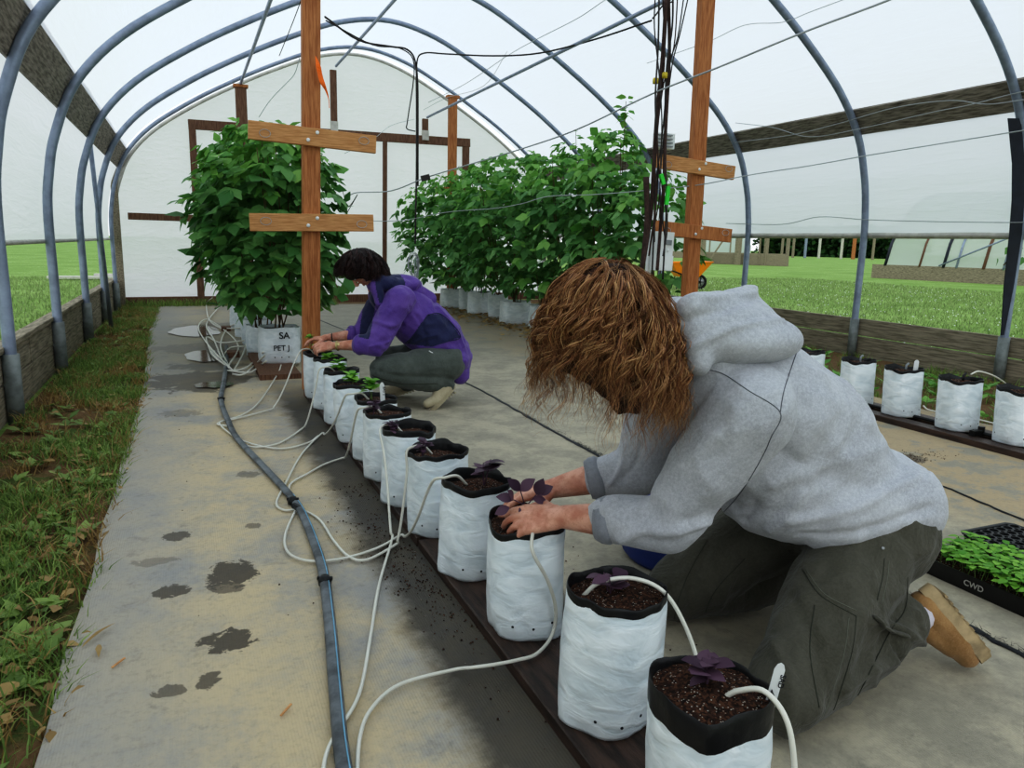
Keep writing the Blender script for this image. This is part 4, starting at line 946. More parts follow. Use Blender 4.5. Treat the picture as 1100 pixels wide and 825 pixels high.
rl = ['farthest leafy raspberry of the right row, beside the foot of the far post', 'second farthest leafy raspberry of the right row, in a narrow white bag', 'leafy raspberry in the widest visible white bag of the right row', 'leafy raspberry in the fourth white bag from the far end, right row', 'leafy raspberry whose white bag sits just left of the curly brown hair', 'leafy raspberry of the right row, its bag hidden behind the curly hair', 'leafy raspberry of the right row behind the top of the curly hair', 'tallest raspberry of the right row, one cane rising left of the twine bundle', 'leafy raspberry nearest the right post, its leaves showing on both sides']
for k, (x, y, h_, r_, n_) in enumerate(rs):
    raspberry(rl[k], x, y, h_, r_, int(n_*1.35), 40+k, gr_, bagr=(.19, .11, .19, .14, .19, .15, .15, .15, .15)[k], bagh=(.30, .34, .33, .33, .30, .3, .3, .3, .3)[k], zlow=.42, xo=-.12 if k < 5 else 0, cane=(4.25, 7.0, 2.52) if k == 7 else ((4.1, 7.8, 2.3) if k == 6 else None), squeeze=(1, .9))
# litter under the right row: leaves, husks, pebbles
random.seed(9); lv = []
for k in range(520):
    x = random.gauss(3.75, .22); y = random.uniform(6, 11.6); a = random.uniform(0, 2*PI); lv.append((V((x, y, .02)), V((math.cos(a), math.sin(a), random.uniform(-.1, .25))), V((0, 0, 1))+rv(.5), random.uniform(.04, .09), 1.1))
mesh('leaf_litter', leaves_mesh(lv), M['dry'], label='dry brown leaf litter scattered under the right hand raspberry bags', cat='litter', kind='stuff')

# ================================================================== TRAYS, TUB, BITS
def tray(c, L, W, hgt, ang, label, cells):
    c = V(c); R_ = Matrix.Rotation(ang, 3, 'Z'); t = thing('seedling_tray', c, label, 'tray')
    def q(x, y, z): return tuple(c+R_ @ V((x, y, z)))
    b = .012; rings = [(1-.05, 0), (1, hgt*.93), (1.02, hgt*.95), (1.02, hgt), (.985, hgt), (.97, hgt*.96), (.94, .01)]
    vs = []
    for k, z in rings: 
        l, w = L/2*k, W/2*(k if k > .98 else 1-(1-k)*L/W*.9); cr = .02
        for (sx, sy) in ((1, 1), (-1, 1), (-1, -1), (1, -1)):
            for (dx, dy) in (((1, 0), (0, 1)) if sx*sy > 0 else ((0, 1), (1, 0))): vs.append(q(sx*(l-cr*dy), sy*(w-cr*dx), z))
    n = 8; fs = [(j*n+i, j*n+(i+1) % n, (j+1)*n+(i+1) % n, (j+1)*n+i) for j in range(len(rings)-1) for i in range(n)]+[tuple(range(n-1, -1, -1)), tuple((len(rings)-1)*n+i for i in range(n))]
    mesh('tray_shell', (vs, fs), M['black_plastic'], t)
    return t, q
TC = V((2.335, 1.35, fl(2.3, 1.4)))
t, q = tray(TC, .54, .28, .060, math.radians(90), 'black seedling tray full of bright green seedlings, marked CWD on its side', None)
writing('tray_writing', 'CWD', .026, q(.06, .1405, .024), (0, -1, 0), (0, 0, 1), M['chalk'], t)
vs, fs = grid(TC.x-.128, TC.x+.128, TC.y-.255, TC.y+.255, 40, 80, lambda x, y: TC.z+.048+.006*noise.noise(V((x*40, y*40, 0)))); mesh('potting_soil', (vs, fs), M['soil'], t, True)
random.seed(21); st = []; lv = []
for i in range(11):
    for j in range(21):
        if random.random() < .12: continue
        p = V((TC.x-.118+.236*i/10, TC.y-.24+.48*j/20, TC.z+.045))+V((random.uniform(-.006, .006), random.uniform(-.006, .006), 0)); hh = random.uniform(.03, .062)
        tp = p+V((random.uniform(-.012, .012), random.uniform(-.012, .012), hh)); st.append(tube([p, tp], [.0014, .001], 4)); a0 = random.uniform(0, PI)
        for k in range(4): a = a0+k*PI/2; lv.append((tp-V((0, 0, .006*(k % 2))), V((math.cos(a), math.sin(a), random.uniform(-.1, .35))), V((0, 0, 1))+rv(.2), random.uniform(.022, .036), 1.1))
s_ = mesh('seedling_stems', join(*st), M['green_stem'], t); s_['kind'] = 'stuff'; mesh('seedling_leaves', leaves_mesh(lv, LT2), M['basil'], t)['kind'] = 'stuff'
# empty cell tray with round holes beside it
T2 = V((2.66, 1.43, fl(2.6, 1.4))); t, q = tray(T2, .54, .28, .055, math.radians(90), 'empty black plug tray with rows of round cells, right of the green seedlings', None)
vs = []; fs = []; nx, ny = 7, 13
for i in range(nx):
    for j in range(ny):
        cx_ = T2.x-.115+.23*i/(nx-1); cy_ = T2.y-.235+.47*j/(ny-1); k = len(vs); n = 12
        hw, hh_ = .23/(nx-1)/2, .47/(ny-1)/2
        for m in range(n):
            a = 2*PI*m/n; s1 = max(abs(math.cos(a)), abs(math.sin(a))); vs.append((cx_+hw*math.cos(a)/s1, cy_+hh_*math.sin(a)/s1, T2.z+.054))
        for m in range(n): a = 2*PI*m/n; vs.append((cx_+.0155*math.cos(a), cy_+.0155*math.sin(a), T2.z+.055))
        for m in range(n): a = 2*PI*m/n; vs.append((cx_+.009*math.cos(a), cy_+.009*math.sin(a), T2.z+.012))
        fs += [(k+m, k+(m+1) % n, k+n+(m+1) % n, k+n+m) for m in range(n)]+[(k+n+m, k+n+(m+1) % n, k+2*n+(m+1) % n, k+2*n+m) for m in range(n)]+[tuple(k+2*n+m for m in range(n))]
mesh('plug_cells', (vs, fs), M['black_plastic'], t)
# blue tub
t = thing('blue_tub', (1.53, 1.99, 0), 'dark blue plastic tub behind the knees of the person in grey', 'tub')
mesh('tub_wall', lathe((1.53, 1.99, .006), [(.20, 0), (.215, .02), (.232, .19), (.243, .20), (.243, .212), (.228, .212), (.20, .03)], 40), M['blue'], t, True)
mesh('potting_soil', lathe((1.53, 1.99, .03), [(.21, 0), (.214, .10), (.1, .125), (.01, .13)], 40), M['soil'], t, True)
for a in (2.4, 5.5):
    c = V((1.53+.238*math.cos(a), 1.99+.238*math.sin(a), .17)); s = V((-math.sin(a), math.cos(a), 0)); mesh('grip', tube([c-s*.05, c-s*.045+V((math.cos(a), math.sin(a), 0))*.03, c+s*.045+V((math.cos(a), math.sin(a), 0))*.03, c+s*.05], .008, 8, 4), M['blue'], t, True)
# spilled soil crumbs on the dark strip
random.seed(31); parts_v = []; parts_f = []
def crumb(x, y, r):
    k = len(parts_v); z = fl(x, y)+.001; R2 = [rv(1).normalized() for _ in range(1)]
    for d in ((1, 0, .3), (-.2, .9, .4), (-.8, -.4, .3), (.2, -1, .4), (0, 0, 1.3)): parts_v.append((x+d[0]*r*random.uniform(.6, 1.2), y+d[1]*r*random.uniform(.6, 1.2), z+d[2]*r*random.uniform(.6, 1)))
    parts_f.extend([(k+3, k, k+4), (k, k+1, k+4), (k+1, k+2, k+4), (k+2, k+3, k+4)])
for cx_, cy_, sx, sy, n in ((.60, 2.35, .05, .22, 320), (.62, 3.0, .03, .1, 60), (.50, 2.75, .08, .25, 60), (1.05, 1.9, .08, .3, 90), (3.25, 2.62, .18, .05, 500), (1.0, 3.6, .1, .5, 80), (.63, 1.9, .04, .3, 160), (.2, 4.5, .4, 1.2, 60)):
    for k in range(n): crumb(random.gauss(cx_, sx), random.gauss(cy_, sy), random.uniform(.0015, .005))
mesh('spilled_soil', (parts_v, parts_f), M['soil'], label='dark potting soil crumbs spilled on the ground cloth around the bags', cat='soil', kind='stuff')
# dry blade on the cloth
mesh('straw_blade', leaves_mesh([(V((-.30, 2.02, .012)), V((.35, .55, .12)), V((0, 0, 1)), .13, .12), (V((-.26, 2.02, .014)), V((.05, -.6, .12)), V((0, 0, 1)), .07, .3)]), M['dry'], label='dry bent grass blade lying on the cloth near its left edge', cat='grass blade')
for k, (px, py) in enumerate(((307, 768), (127, 717))):
    g0 = gz(px, py); mesh('wood_chip', bar(g0+V((-.012, -.015, .011)), g0+V((.014, .016, .014)), .005, .003), M['cedar_pale'], label=['pale splinter of wood on the cloth left of the hose, near the bottom edge', 'tiny pale splinter on the cloth near the damp footprints'][k], cat='wood chip')

# ================================================================== GRASS
random.seed(41)
def reg_left(u, v): 
    y = .6+(13-.6)*(v**1.25); return XL+.03+(edge_x(y)+.03-XL-.03)*u, y
def reg_in(x0, x1, y0, y1, pw=1.): return lambda u, v: (x0+(x1-x0)*u, y0+(y1-y0)*v**pw)
vs, fs = blades(26000, reg_left, .025, .085, .005, dens=(2.1, .50, 0), lean=1.3, z=-.03)
mesh('grass_strip', (vs, fs), M['grass'], label='ragged green grass strip between the left plank wall and the grey cloth', cat='grass', kind='stuff')
vs, fs = blades(7000, reg_left, .03, .10, .005, dens=(5.1, .56, 0), lean=1.6, z=-.03)
mesh('dry_grass', (vs, fs), M['dry'], label='dry straw coloured grass among the left strip', cat='grass', kind='stuff')
lv = []
for k in range(420):   # broad weed rosettes
    u = random.random(); v = random.random(); x, y = reg_left(u, v**1.3)
    if x > edge_x(y)-.03: continue
    for j in range(5): a = random.uniform(0, 2*PI); lv.append((V((x, y, -.015)), V((math.cos(a), math.sin(a), random.uniform(.15, .8))), V((0, 0, 1))+rv(.2), random.uniform(.035, .085), random.uniform(.5, 1.)))
mesh('weed_leaves', leaves_mesh(lv), M['grass'], label='broad leaved weeds growing in the left grass strip', cat='weeds', kind='stuff')
lv = []
for k in range(260):   # dead leaves along the edge of the cloth
    y = random.uniform(1.2, 5.5); x = edge_x(y)+random.gauss(-.12, .10)
    if x < XL+.05: continue
    a = random.uniform(0, 2*PI); lv.append((V((x, y, .0)), V((math.cos(a), math.sin(a), random.uniform(-.05, .2))), V((0, 0, 1))+rv(.6), random.uniform(.03, .06), random.uniform(.3, 1.1)))
mesh('dead_leaves', leaves_mesh(lv), M['dry'], label='dead brown leaves on the dirt along the left edge of the cloth', cat='leaves', kind='stuff')
vs, fs = blades(9000, reg_in(4.66, XR-.05, 1.5, 12, 1.3), .03, .10, .006, dens=(2.5, .5, 0), lean=1.2, z=-.03)
mesh('grass_strip', (vs, fs), M['grass'], label='grass and weeds between the right row of bags and the right plank wall', cat='grass', kind='stuff')
lv = []
for k in range(240):
    x, y = random.uniform(4.7, 6.1), random.uniform(2.2, 9)
    for j in range(5): a = random.uniform(0, 2*PI); lv.append((V((x, y, .0)), V((math.cos(a), math.sin(a), random.uniform(.3, 1.))), V((0, 0, 1))+rv(.2), random.uniform(.05, .11), random.uniform(.8, 1.)))
mesh('weed_leaves', leaves_mesh(lv), M['leaf_young'], label='leafy weeds along the foot of the right plank wall', cat='weeds', kind='stuff')
vs, fs = blades(26000, lambda u, v: (XL-.12-7*u*u**.3, 3.+19*v**1.3), .03, .085, .011, lean=1., z=-.06); a1 = (vs, fs)
vs2, fs2 = blades(52000, lambda u, v: (XR+.12+16*u*u**.2, 3.+20*v**1.1), .03, .085, .013, lean=1., z=-.06)
fs2 = [tuple(i+len(vs) for i in f) for f in fs2]
mesh('lawn', (np.vstack([vs, vs2]), fs+fs2), M['lawn'], label='mown green lawn outside both open sides of the greenhouse', cat='lawn', kind='stuff')
# clover heads
random.seed(5); cl = []
for k in range(900):
    x = XR+.3+14*random.random()**1.3; y = 3.5+16*random.random(); cl.append(lathe((x, y, random.uniform(.0, .03)), [(.004, 0), (.011, .006), (.004, .014)], 5))
mesh('clover_flowers', join(*cl), M['white_plastic'], label='tiny white clover flowers dotted over the right hand lawn', cat='flowers', kind='stuff')
vs, fs = blades(1500, reg_in(XL+.1, 2.2, 12.2, 12.5), .05, .14, .008, lean=1., z=0.)
mesh('grass_tufts', (vs, fs), M['grass'], label='grass tufts at the foot of the far end wall', cat='grass', kind='stuff')

# ================================================================== OUTSIDE
# white boards lying on the left lawn
c = gz(115, 298); mesh('white_board', join(box((c.x-.3, c.y, .0), (1.9, .3, .06)), box((c.x+.3, c.y+.3, .05), (1.2, .25, .05))), M['pipe_pale'], label='pale boards lying flat on the lawn beyond the left opening', cat='boards')
# wheelbarrow
wc = gz(751, 311, -.05); W0 = V((wc.x, wc.y, -.05))
t = thing('wheelbarrow', W0, 'orange wheelbarrow with a black tyre parked on the lawn behind the right trellis post', 'wheelbarrow')
ax = V((1, -.28, 0)).normalized(); sd = V((0, 0, 1)).cross(ax)
wr = .20
def W_(a, s, z): return W0+ax*a+sd*s+V((0, 0, z))
tire = [W_(wr*.82*math.cos(k*PI/12), 0, wr+wr*.82*math.sin(k*PI/12)) for k in range(25)]
w = mesh('wheel', tube(tire, .036, 10), M['rubber'], t, True)
mesh('rim', lathe(W_(0, -.02, wr), [(.12, 0), (.125, .02), (.12, .04)], 20, sd), M['steel'], w, True)
mesh('hub', lathe(W_(0, -.05, wr), [(.03, 0), (.03, .10)], 12, sd), M['black_plastic'], w)
for k in range(5): a = k*2*PI/5; mesh('spoke', bar(W_(0, -.024, wr), W_(.11*math.cos(a), -.024, wr+.11*math.sin(a)), .02, .006, sd), M['black_plastic'], w)
tr = []; 
prof_ = [(.14, .66, .66), (-.12, .33, .40), (-.62, .33, .40), (-.85, .66, .62)]     # (along, height, width)
top = [W_(.20, -.34, .74), W_(.20, .34, .74), W_(-.90, .32, .70), W_(-.90, -.32, .70)]; bot = [W_(-.10, -.2, .34), W_(-.10, .2, .34), W_(-.66, .2, .34), W_(-.66, -.2, .34)]
vs = [tuple(x) for x in top+bot+[p+V((0, 0, -.0))+(W_(-.35, 0, .7)-p)*.03 for p in top]+[p+V((0, 0, .02)) for p in bot]]
fs = [(0, 1, 5, 4), (1, 2, 6, 5), (2, 3, 7, 6), (3, 0, 4, 7), (4, 5, 6, 7), (8, 9, 13, 12), (9, 10, 14, 13), (10, 11, 15, 14), (11, 8, 12, 15), (12, 13, 14, 15), (0, 1, 9, 8), (1, 2, 10, 9), (2, 3, 11, 10), (3, 0, 8, 11)]
mesh('tray', (vs, fs), M['orange'], t)
mesh('tray_rim', tube([top[0], top[1], top[2], top[3], top[0]], .014, 6), M['orange'], t)
for s in (-1, 1):
    mesh('handle', tube([W_(.0, s*.06, wr), W_(-.3, s*.18, .30), W_(-.9, s*.28, .50), W_(-1.35, s*.30, .62)], .018, 8, 4), M['black_plastic'], t, True)
    mesh('leg', tube([W_(-.62, s*.2, .36), W_(-.72, s*.2, .0), W_(-.55, s*.2, .0), W_(-.45, s*.2, .34)], .014, 6), M['black_plastic'], t)
    mesh('wheel_fork', bar(W_(0, s*.06, wr), W_(-.02, s*.10, .36), .02, .02), M['black_plastic'], t)
# neighbouring tunnel on the right
n0 = gz(948, 299, -.06); n1 = gz(1100, 307, -.06); dr = (n1-n0).normalized(); dr.z = 0
t = thing('neighbour_greenhouse', n0, 'neighbouring greenhouse with pale film sides and brown ribs, seen past the right opening', 'greenhouse')
L = 22; ins = V((dr.y*-1, dr.x, 0)); 
if ins.y < 0: ins = -ins
def N_(s, b, z): return n0+dr*s+ins*b+V((0, 0, z))
mesh('base_board', bar(N_(-.5, 0, .28), N_(L, 0, .28), .06, .62), M['grey_wood'], t)
vs = []; fs = []; ar = [(0, .55), (.35, 1.5), (.95, 2.4), (2.2, 3.3), (4, 3.8)]
for j in range(20):
    for b, z in ar: vs.append(tuple(N_(.1+L*j/19, b+.02, z)))
fs = [(j*5+i, j*5+i+1, j*5+6+i, j*5+5+i) for j in range(19) for i in range(4)]; mesh('film_side', (vs, fs), M['film_far'], t, True)
for k, s in enumerate((0, 1.45, 2.4, 2.9, 3.9, 4.6, 6.2, 7.6, 9.2)):
    mesh('rib', tube([N_(s+.06, b-.03, z) for b, z in ar], .045 if k % 2 else .06, 6), M['dark_pipe' if k in (0, 2) else 'brown_wood' if k in (1, 4) else 'pipe'], t, True)
mesh('diagonal_brace', tube([N_(2.3, -.06, .62), N_(5.8, .1, 2.3)], .035, 6), M['pipe'], t, True)
# bare frame of another tunnel in the middle distance and a fence of posts with a dark hedge
def farpt(px, py, D):
    d = ray(px, py); k = D/math.hypot(d.x, d.y); return V((d.x*k, d.y*k, H+d.z*k))
t = thing('raised_bed_frame', farpt(800, 283, 56), 'weathered plank bed with grey posts in the middle distance, left of the hedge', 'frame')
def gl_(p): return V((p.x, p.y, -.06))
a = gl_(farpt(742, 280, 57)); b = gl_(farpt(846, 281, 55)); mesh('plank', bar(a+V((0, 0, .38)), b+V((0, 0, .38)), .1, .75), M['grey_wood'], t)
a2 = gl_(farpt(690, 272, 85)); b2 = gl_(farpt(846, 275, 82)); mesh('plank', bar(a2+V((0, 0, .35)), b2+V((0, 0, .35)), .1, .7), M['grey_wood'], t)
for px, w_ in ((792, .34), (822, .25), (845, .2), (754, .3), (815, .1), (800, .1)): p = gl_(farpt(px, 281, 55.4)); mesh('post', bar(p, p+V((0, 0, 2.9)), w_, w_, V((0, 1, 0))), M['grey_wood'], t)
mesh('brace', bar(gl_(farpt(760, 280, 55.6)), gl_(farpt(786, 250, 55.6))+V((0, 0, 2.6)), .15, .12), M['grey_wood'], t)
t = thing('fence', farpt(880, 270, 120), 'row of grey posts, one orange, in front of the dark hedge', 'fence')
for px, mt in ((852, 'grey_wood'), (880, 'pipe_pale'), (904, 'pipe_pale'), (917, 'cedar'), (938, 'grey_wood'), (865, 'pipe'), (840, 'grey_wood')): p = gl_(farpt(px, 270, 120)); mesh('post', bar(p, p+V((0, 0, 3.4)), .6 if mt == 'cedar' else .38, .2, V((0, 1, 0))), M[mt], t)
t = thing('hedge', farpt(890, 268, 150), 'dark green hedge behind the lawn, seen under the right curtain', 'hedge')
random.seed(3); lv = []; a = farpt(822, 270, 152); b = farpt(985, 272, 146)
for k in range(5200):
    p = V(a).lerp(V(b), random.random()); p.z = -.06+random.random()**.8*5.2; lv.append((p+V((random.uniform(-2, 2), random.uniform(-2.5, 2.5), 0)), rv(1), V((0, 0, 1))+rv(.8), random.uniform(.6, 1.2), 1.1))
mesh('foliage', leaves_mesh(lv), M['hedge'], t)['kind'] = 'stuff'
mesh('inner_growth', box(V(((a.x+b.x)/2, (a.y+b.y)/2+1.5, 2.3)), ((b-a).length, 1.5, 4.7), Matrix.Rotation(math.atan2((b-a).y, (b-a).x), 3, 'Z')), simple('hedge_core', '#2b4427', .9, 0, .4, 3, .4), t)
c = farpt(740, 262, 112); t = thing('far_greenhouse', V((c.x, c.y, -.06)), 'pale distant greenhouse behind the plank bed, beside the right trellis post', 'greenhouse')
sv = V((.92, -.39, 0)); vs = []; ar2 = [(-9, 0), (-9, 1.6), (-7.5, 3), (-4, 4.2), (0, 4.7), (4, 4.2), (7.5, 3), (9, 1.6), (9, 0)]
for q_ in range(2):
    for a_, z in ar2: vs.append(tuple(V((c.x, c.y, -.06))+sv*a_+V((.39, .92, 0))*q_*20+V((0, 0, z))))
mesh('film_cover', (vs, [tuple(range(9))]+[(i, i+1, i+10, i+9) for i in range(8)]), M['film_far'], t)
for a_ in (-6, -3, 0, 3, 6): mesh('rib', bar(V((c.x, c.y, -.06))+sv*a_-V((.04, .1, 0)), V((c.x, c.y, 3.2))+sv*a_-V((.04, .1, 0)), .18, .1, V((0, 1, 0))), M['grey_wood'], t)
# cane with leaves hanging outside at the right edge
random.seed(8); t = thing('leafy_branch', gy(1090, 290, 5.2), 'small leafy branch beside the dark strap at the right edge', 'branch')
b0, b1 = gx(1112, 255, 6.7), gx(1078, 285, 6.7); t.location = (b0.x+.1, b0.y, -.06); mesh('cane', tube([V((b0.x+.1, b0.y, -.06)), b0, b1], .006, 5, 5), M['twig'], t)
mesh('leaves', leaves_mesh([(b0.lerp(b1, random.random())+rv(.06), V((random.uniform(-1, .3), random.uniform(-.5, .5), random.uniform(-1, .2))), V((0, -1, .6))+rv(.4), random.uniform(.06, .1), 1.1) for _ in range(16)]), M['leaf'], t)['kind'] = 'stuff'

# ================================================================== PEOPLE
def pjn(co):
    v = np.asarray(co)-np.array([0, 0, H]); A = np.array([[_X.x, _Y.x, _U.x], [_X.y, _Y.y, _U.y], [_X.z, _Y.z, _U.z]])
    c = v@A.T; return CX+F*c[:, 0]/c[:, 2], CY-F*c[:, 1]/c[:, 2]
def inpoly(x, y, poly):
    r = np.zeros(len(x), bool); n = len(poly)
    for i in range(n):
        x0, y0 = poly[i]; x1, y1 = poly[(i+1) % n]; c = ((y0 > y) != (y1 > y)) & (x < (x1-x0)*(y-y0)/((y1-y0) or 1e-9)+x0); r ^= c
    return r
def head_prims(c, f, u, k=1.):
    c = V(c); f = V(f).normalized(); s = f.cross(V(u)).normalized(); u = s.cross(f).normalized(); R_ = Matrix((s, f, u)).transposed()
    def q(x, y, z): return c+R_ @ (V((x, y, z))*k)
    P = [ell(q(0, -.012, .03), (.074*k, .092*k, .088*k), R_), ell(q(0, .028, -.03), (.058*k, .060*k, .085*k), R_), cap_(q(0, .02, -.075), .035*k, q(0, .062, -.092), .020*k),
         cap_(q(0, .088, .014), .008*k, q(0, .110, -.022), .011*k), ell(q(0, .104, -.028), (.016*k, .012*k, .009*k), R_), ell(q(0, .073, .036), (.048*k, .016*k, .012*k), R_),
         cap_(q(-.018, .080, -.056), .008*k, q(.018, .080, -.056), .008*k)]
    for sg in (-1, 1): P += [ell(q(sg*.034, .060, -.026), (.024*k, .02*k, .026*k), R_), ell(q(sg*.077, -.008, -.004), (.010*k, .02*k, .032*k), R_)]
    return P, q, R_
def face_parts(root, q, R_, k=1.):
    for sg in (-1, 1):
        e = mesh('eye', ell(q(sg*.030, .077, .012), (.0125*k, .0085*k, .0075*k), R_), M['eye'], root, True); mesh('iris', ell(q(sg*.030, .084, .011), (.005*k, .003*k, .005*k), R_), M['ink'], e, True)
        mesh('eyebrow', tube([q(sg*.014, .090, .030), q(sg*.032, .089, .036), q(sg*.048, .078, .030)], .003*k, 6, 4), M['hair_base'], root, True)
    mesh('lips', join(cap_(q(-.02, .084, -.0535), .004*k, q(.02, .084, -.0535), .004*k), cap_(q(-.017, .085, -.060), .005*k, q(.017, .085, -.060), .005*k)), M['lip'], root, True)
def hand_prims(w, d, n, thumb, curl=(.5, .55, .6, .6), k=1., tcurl=.5, spread=.10, tips=None):
    """w wrist, d pointing direction, n back-of-hand normal, thumb = +1/-1 along s = d x n"""
    w = V(w); d = V(d).normalized(); s = d.cross(V(n)).normalized(); n = s.cross(d).normalized(); P = []; nails = []
    L = (.066, .074, .069, .054); off = (.030, .010, -.010, -.028)
    for i in range(4):
        o = off[i]*thumb; kn = w+d*(.086-.006*abs(i-1))*k+s*o*k+n*(.004-(.003 if i in (0, 3) else 0))*k
        P.append(cap_(w+d*.006*k+s*o*.55*k, .0155*k, kn, .0112*k))
        a = curl[i]*.75; dd = (d+s*thumb*(1.2-i*.8)*spread).normalized(); p = kn; r = .0098*k if i < 3 else .0088*k
        for j, fr_ in enumerate((.45, .31, .24)):
            dirn = (dd*math.cos(a)-n*math.sin(a)).normalized(); p2 = p+dirn*L[i]*fr_*k; P.append(cap_(p, r, p2, r*.9)); p = p2; r *= .9; nn = dd*math.sin(a)+n*math.cos(a); a += curl[i]*(.9 if j == 0 else .7)
        nails.append((p-dirn*.002+nn*r*.85, dirn, nn))
    P.append(cap_(w+d*.02*k+s*.018*thumb*k, .016*k, w+d*.07*k+s*.014*thumb*k, .014*k)); P.append(cap_(w+d*.02*k-s*.016*thumb*k, .015*k, w+d*.07*k-s*.018*thumb*k, .012*k))
    t0 = w+d*.018*k+s*.022*thumb*k-n*.006*k; t1 = t0+(d*.55+s*thumb*.75-n*.35).normalized()*.040*k; t2 = t1+(d*.9+s*thumb*(.35-tcurl*.4)-n*(.3+tcurl*.3)).normalized()*.031*k; t3 = t2+(d*.95-s*thumb*tcurl*.3-n*(.25+tcurl*.5)).normalized()*.024*k
    P += [cap_(t0, .0165*k, t1, .0125*k), cap_(t1, .0118*k, t2, .0105*k), cap_(t2, .0105*k, t3, .009*k)]
    nails.append((t3+s*thumb*.0+n*.008*k, (t3-t2).normalized(), n)); return P, nails
def put_nails(root, nails, k=1.):
    for p, d, n in nails: mesh('fingernail', ell(p, (.0045*k, .0015*k, .006*k), rot_to(d, n) if False else Matrix((V(d).cross(V(n)).normalized(), V(n).normalized(), V(d))).transposed(), 8, 6), M['nail'], root, True)
def strand(root, n0, curve, length, r, curl, freq, rng, seg=22, center=None, rad=None):
    """a lock of hair falling from root; kept outside the head ellipsoid"""
    p = V(root); d = V(n0).normalized(); ph = rng.random()*6.28; ds = length/seg; pts = []
    fr_ = freq*(.7+.6*rng.random()); am = curl*(.5+rng.random())
    a = d.cross(V((.3, .8, .4))).normalized()
    for i in range(seg+1):
        t = i/seg; d = (d+V(curve)*.20+V((rng.uniform(-.05, .05), rng.uniform(-.05, .05), 0))).normalized(); p = p+d*ds
        if center is not None:
            q = p-center; e = math.sqrt((q.x/rad[0])**2+(q.y/rad[1])**2+(q.z/rad[2])**2)
            if e < 1: p = center+q/e
        b = d.cross(a).normalized() if abs(d.dot(a)) < .99 else a; c2 = d.cross(b)
        am_t = am*min(1, t*2.2); pts.append(p+b*math.cos(ph+t*fr_)*am_t+c2*math.sin(ph+t*fr_)*am_t)
    return pts
def hair_mesh(strands, r, seg=3):
    N = len(strands); n = len(strands[0]); P = np.array([[tuple(p) for p in s] for s in strands])
    T = np.gradient(P, axis=1); T /= np.linalg.norm(T, axis=2)[..., None]+1e-9; ref = np.array([.31, .22, .92]); A = np.cross(T, ref); A /= np.linalg.norm(A, axis=2)[..., None]+1e-9; B = np.cross(T, A)
    tt = np.linspace(0, 1, n); w = np.interp(tt, [0, .08, .6, 1], [.7, 1, .85, .15])*1.; rr = (np.asarray(r)[:, None]*w[None])[..., None]
    vs = np.stack([P+(A*math.cos(2*PI*k/seg)+B*math.sin(2*PI*k/seg)*.5)*rr for k in range(seg)], axis=2).reshape(-1, 3)
    i = np.arange(N)[:, None, None]*n*seg; j = np.arange(n-1)[None, :, None]*seg; k = np.arange(seg)[None, None, :]; k2 = (k+1) % seg
    f = np.stack([i+j+k+0*k, i+j+k2, i+j+seg+k2, i+j+seg+k], axis=-1).reshape(-1, 4); return vs, f
def shoe_parts(root, heel, ball, toe, solen, up_w=.046, name='shoe', mt='suede', smt='sole', laces=True, ank=None):
    """heel, ball, toe centre line on the inside; solen = direction the sole faces"""
    heel, ball, toe = V(heel), V(ball), V(toe); sn = V(solen).normalized(); d = (ball-heel).normalized(); s = d.cross(sn).normalized(); sn = s.cross(d).normalized()*(1 if s.cross(d).dot(sn) > 0 else -1)
    pr = [cap_(heel-sn*.016, .036, ball-sn*.010, .040, 1.02, sn), cap_(ball-sn*.010, .038, toe-sn*.008, .030, 1.1, sn), cap_(heel-sn*.02, .034, heel-sn*.062+d*.012, .036), cap_(heel-sn*.05+d*.03, .032, ball-sn*.02, .034)]
    if ank is not None: pr.append(cap_(heel-sn*.05+d*.01, .036, V(ank), .036))
    co, no, fs = fuse(pr, .0045, 5); up = mesh(name, (co, fs), M[mt], root, True)
    # sole: outline slab
    out = []; n = 28
    for i in range(n):
        a = 2*PI*i/n; l = (toe-heel).length/2+.036; mid = (heel+toe)/2; ca, sa = math.cos(a), math.sin(a)
        wd = .036+.006*(ca > 0)*ca-.004*math.exp(-((ca+.25)/.25)**2); out.append(mid+d*ca*l+s*sa*wd*(1 if abs(sa) < 1 else 1)*(abs(sa)**-.25 if abs(sa) > .15 else 1.)**.6)
    dz = (toe-heel).normalized(); vs = [tuple(p+sn*.004) for p in out]+[tuple(p+sn*.034) for p in out]+[tuple((heel+toe)/2+(p-(heel+toe)/2)*.93+sn*.038) for p in out]
    fs2 = [(i, (i+1) % n, n+(i+1) % n, n+i) for i in range(n)]+[(n+i, n+(i+1) % n, 2*n+(i+1) % n, 2*n+i) for i in range(n)]+[tuple(range(n)), tuple(range(3*n-1, 2*n-1, -1))]
    mesh('sole', (vs, fs2), M[smt], up, True)
    tr = []
    for k in range(9): 
        c = heel.lerp(toe, k/8)+sn*.039; tr.append(bar(c-s*.030, c+s*.030, .010, .006, sn))
    mesh('tread', join(*tr), M[smt], up)
    if laces:
        lc = []
        for k in range(5):
            c = (heel-sn*.060).lerp(ball-sn*.048, .35+.15*k); lc.append(tube([c-s*.022+sn*.008, c-sn*.004, c+s*.022+sn*.008], .0025, 5, 3))
        mesh('laces', join(*lc), M['wire'], up, True)
    return up

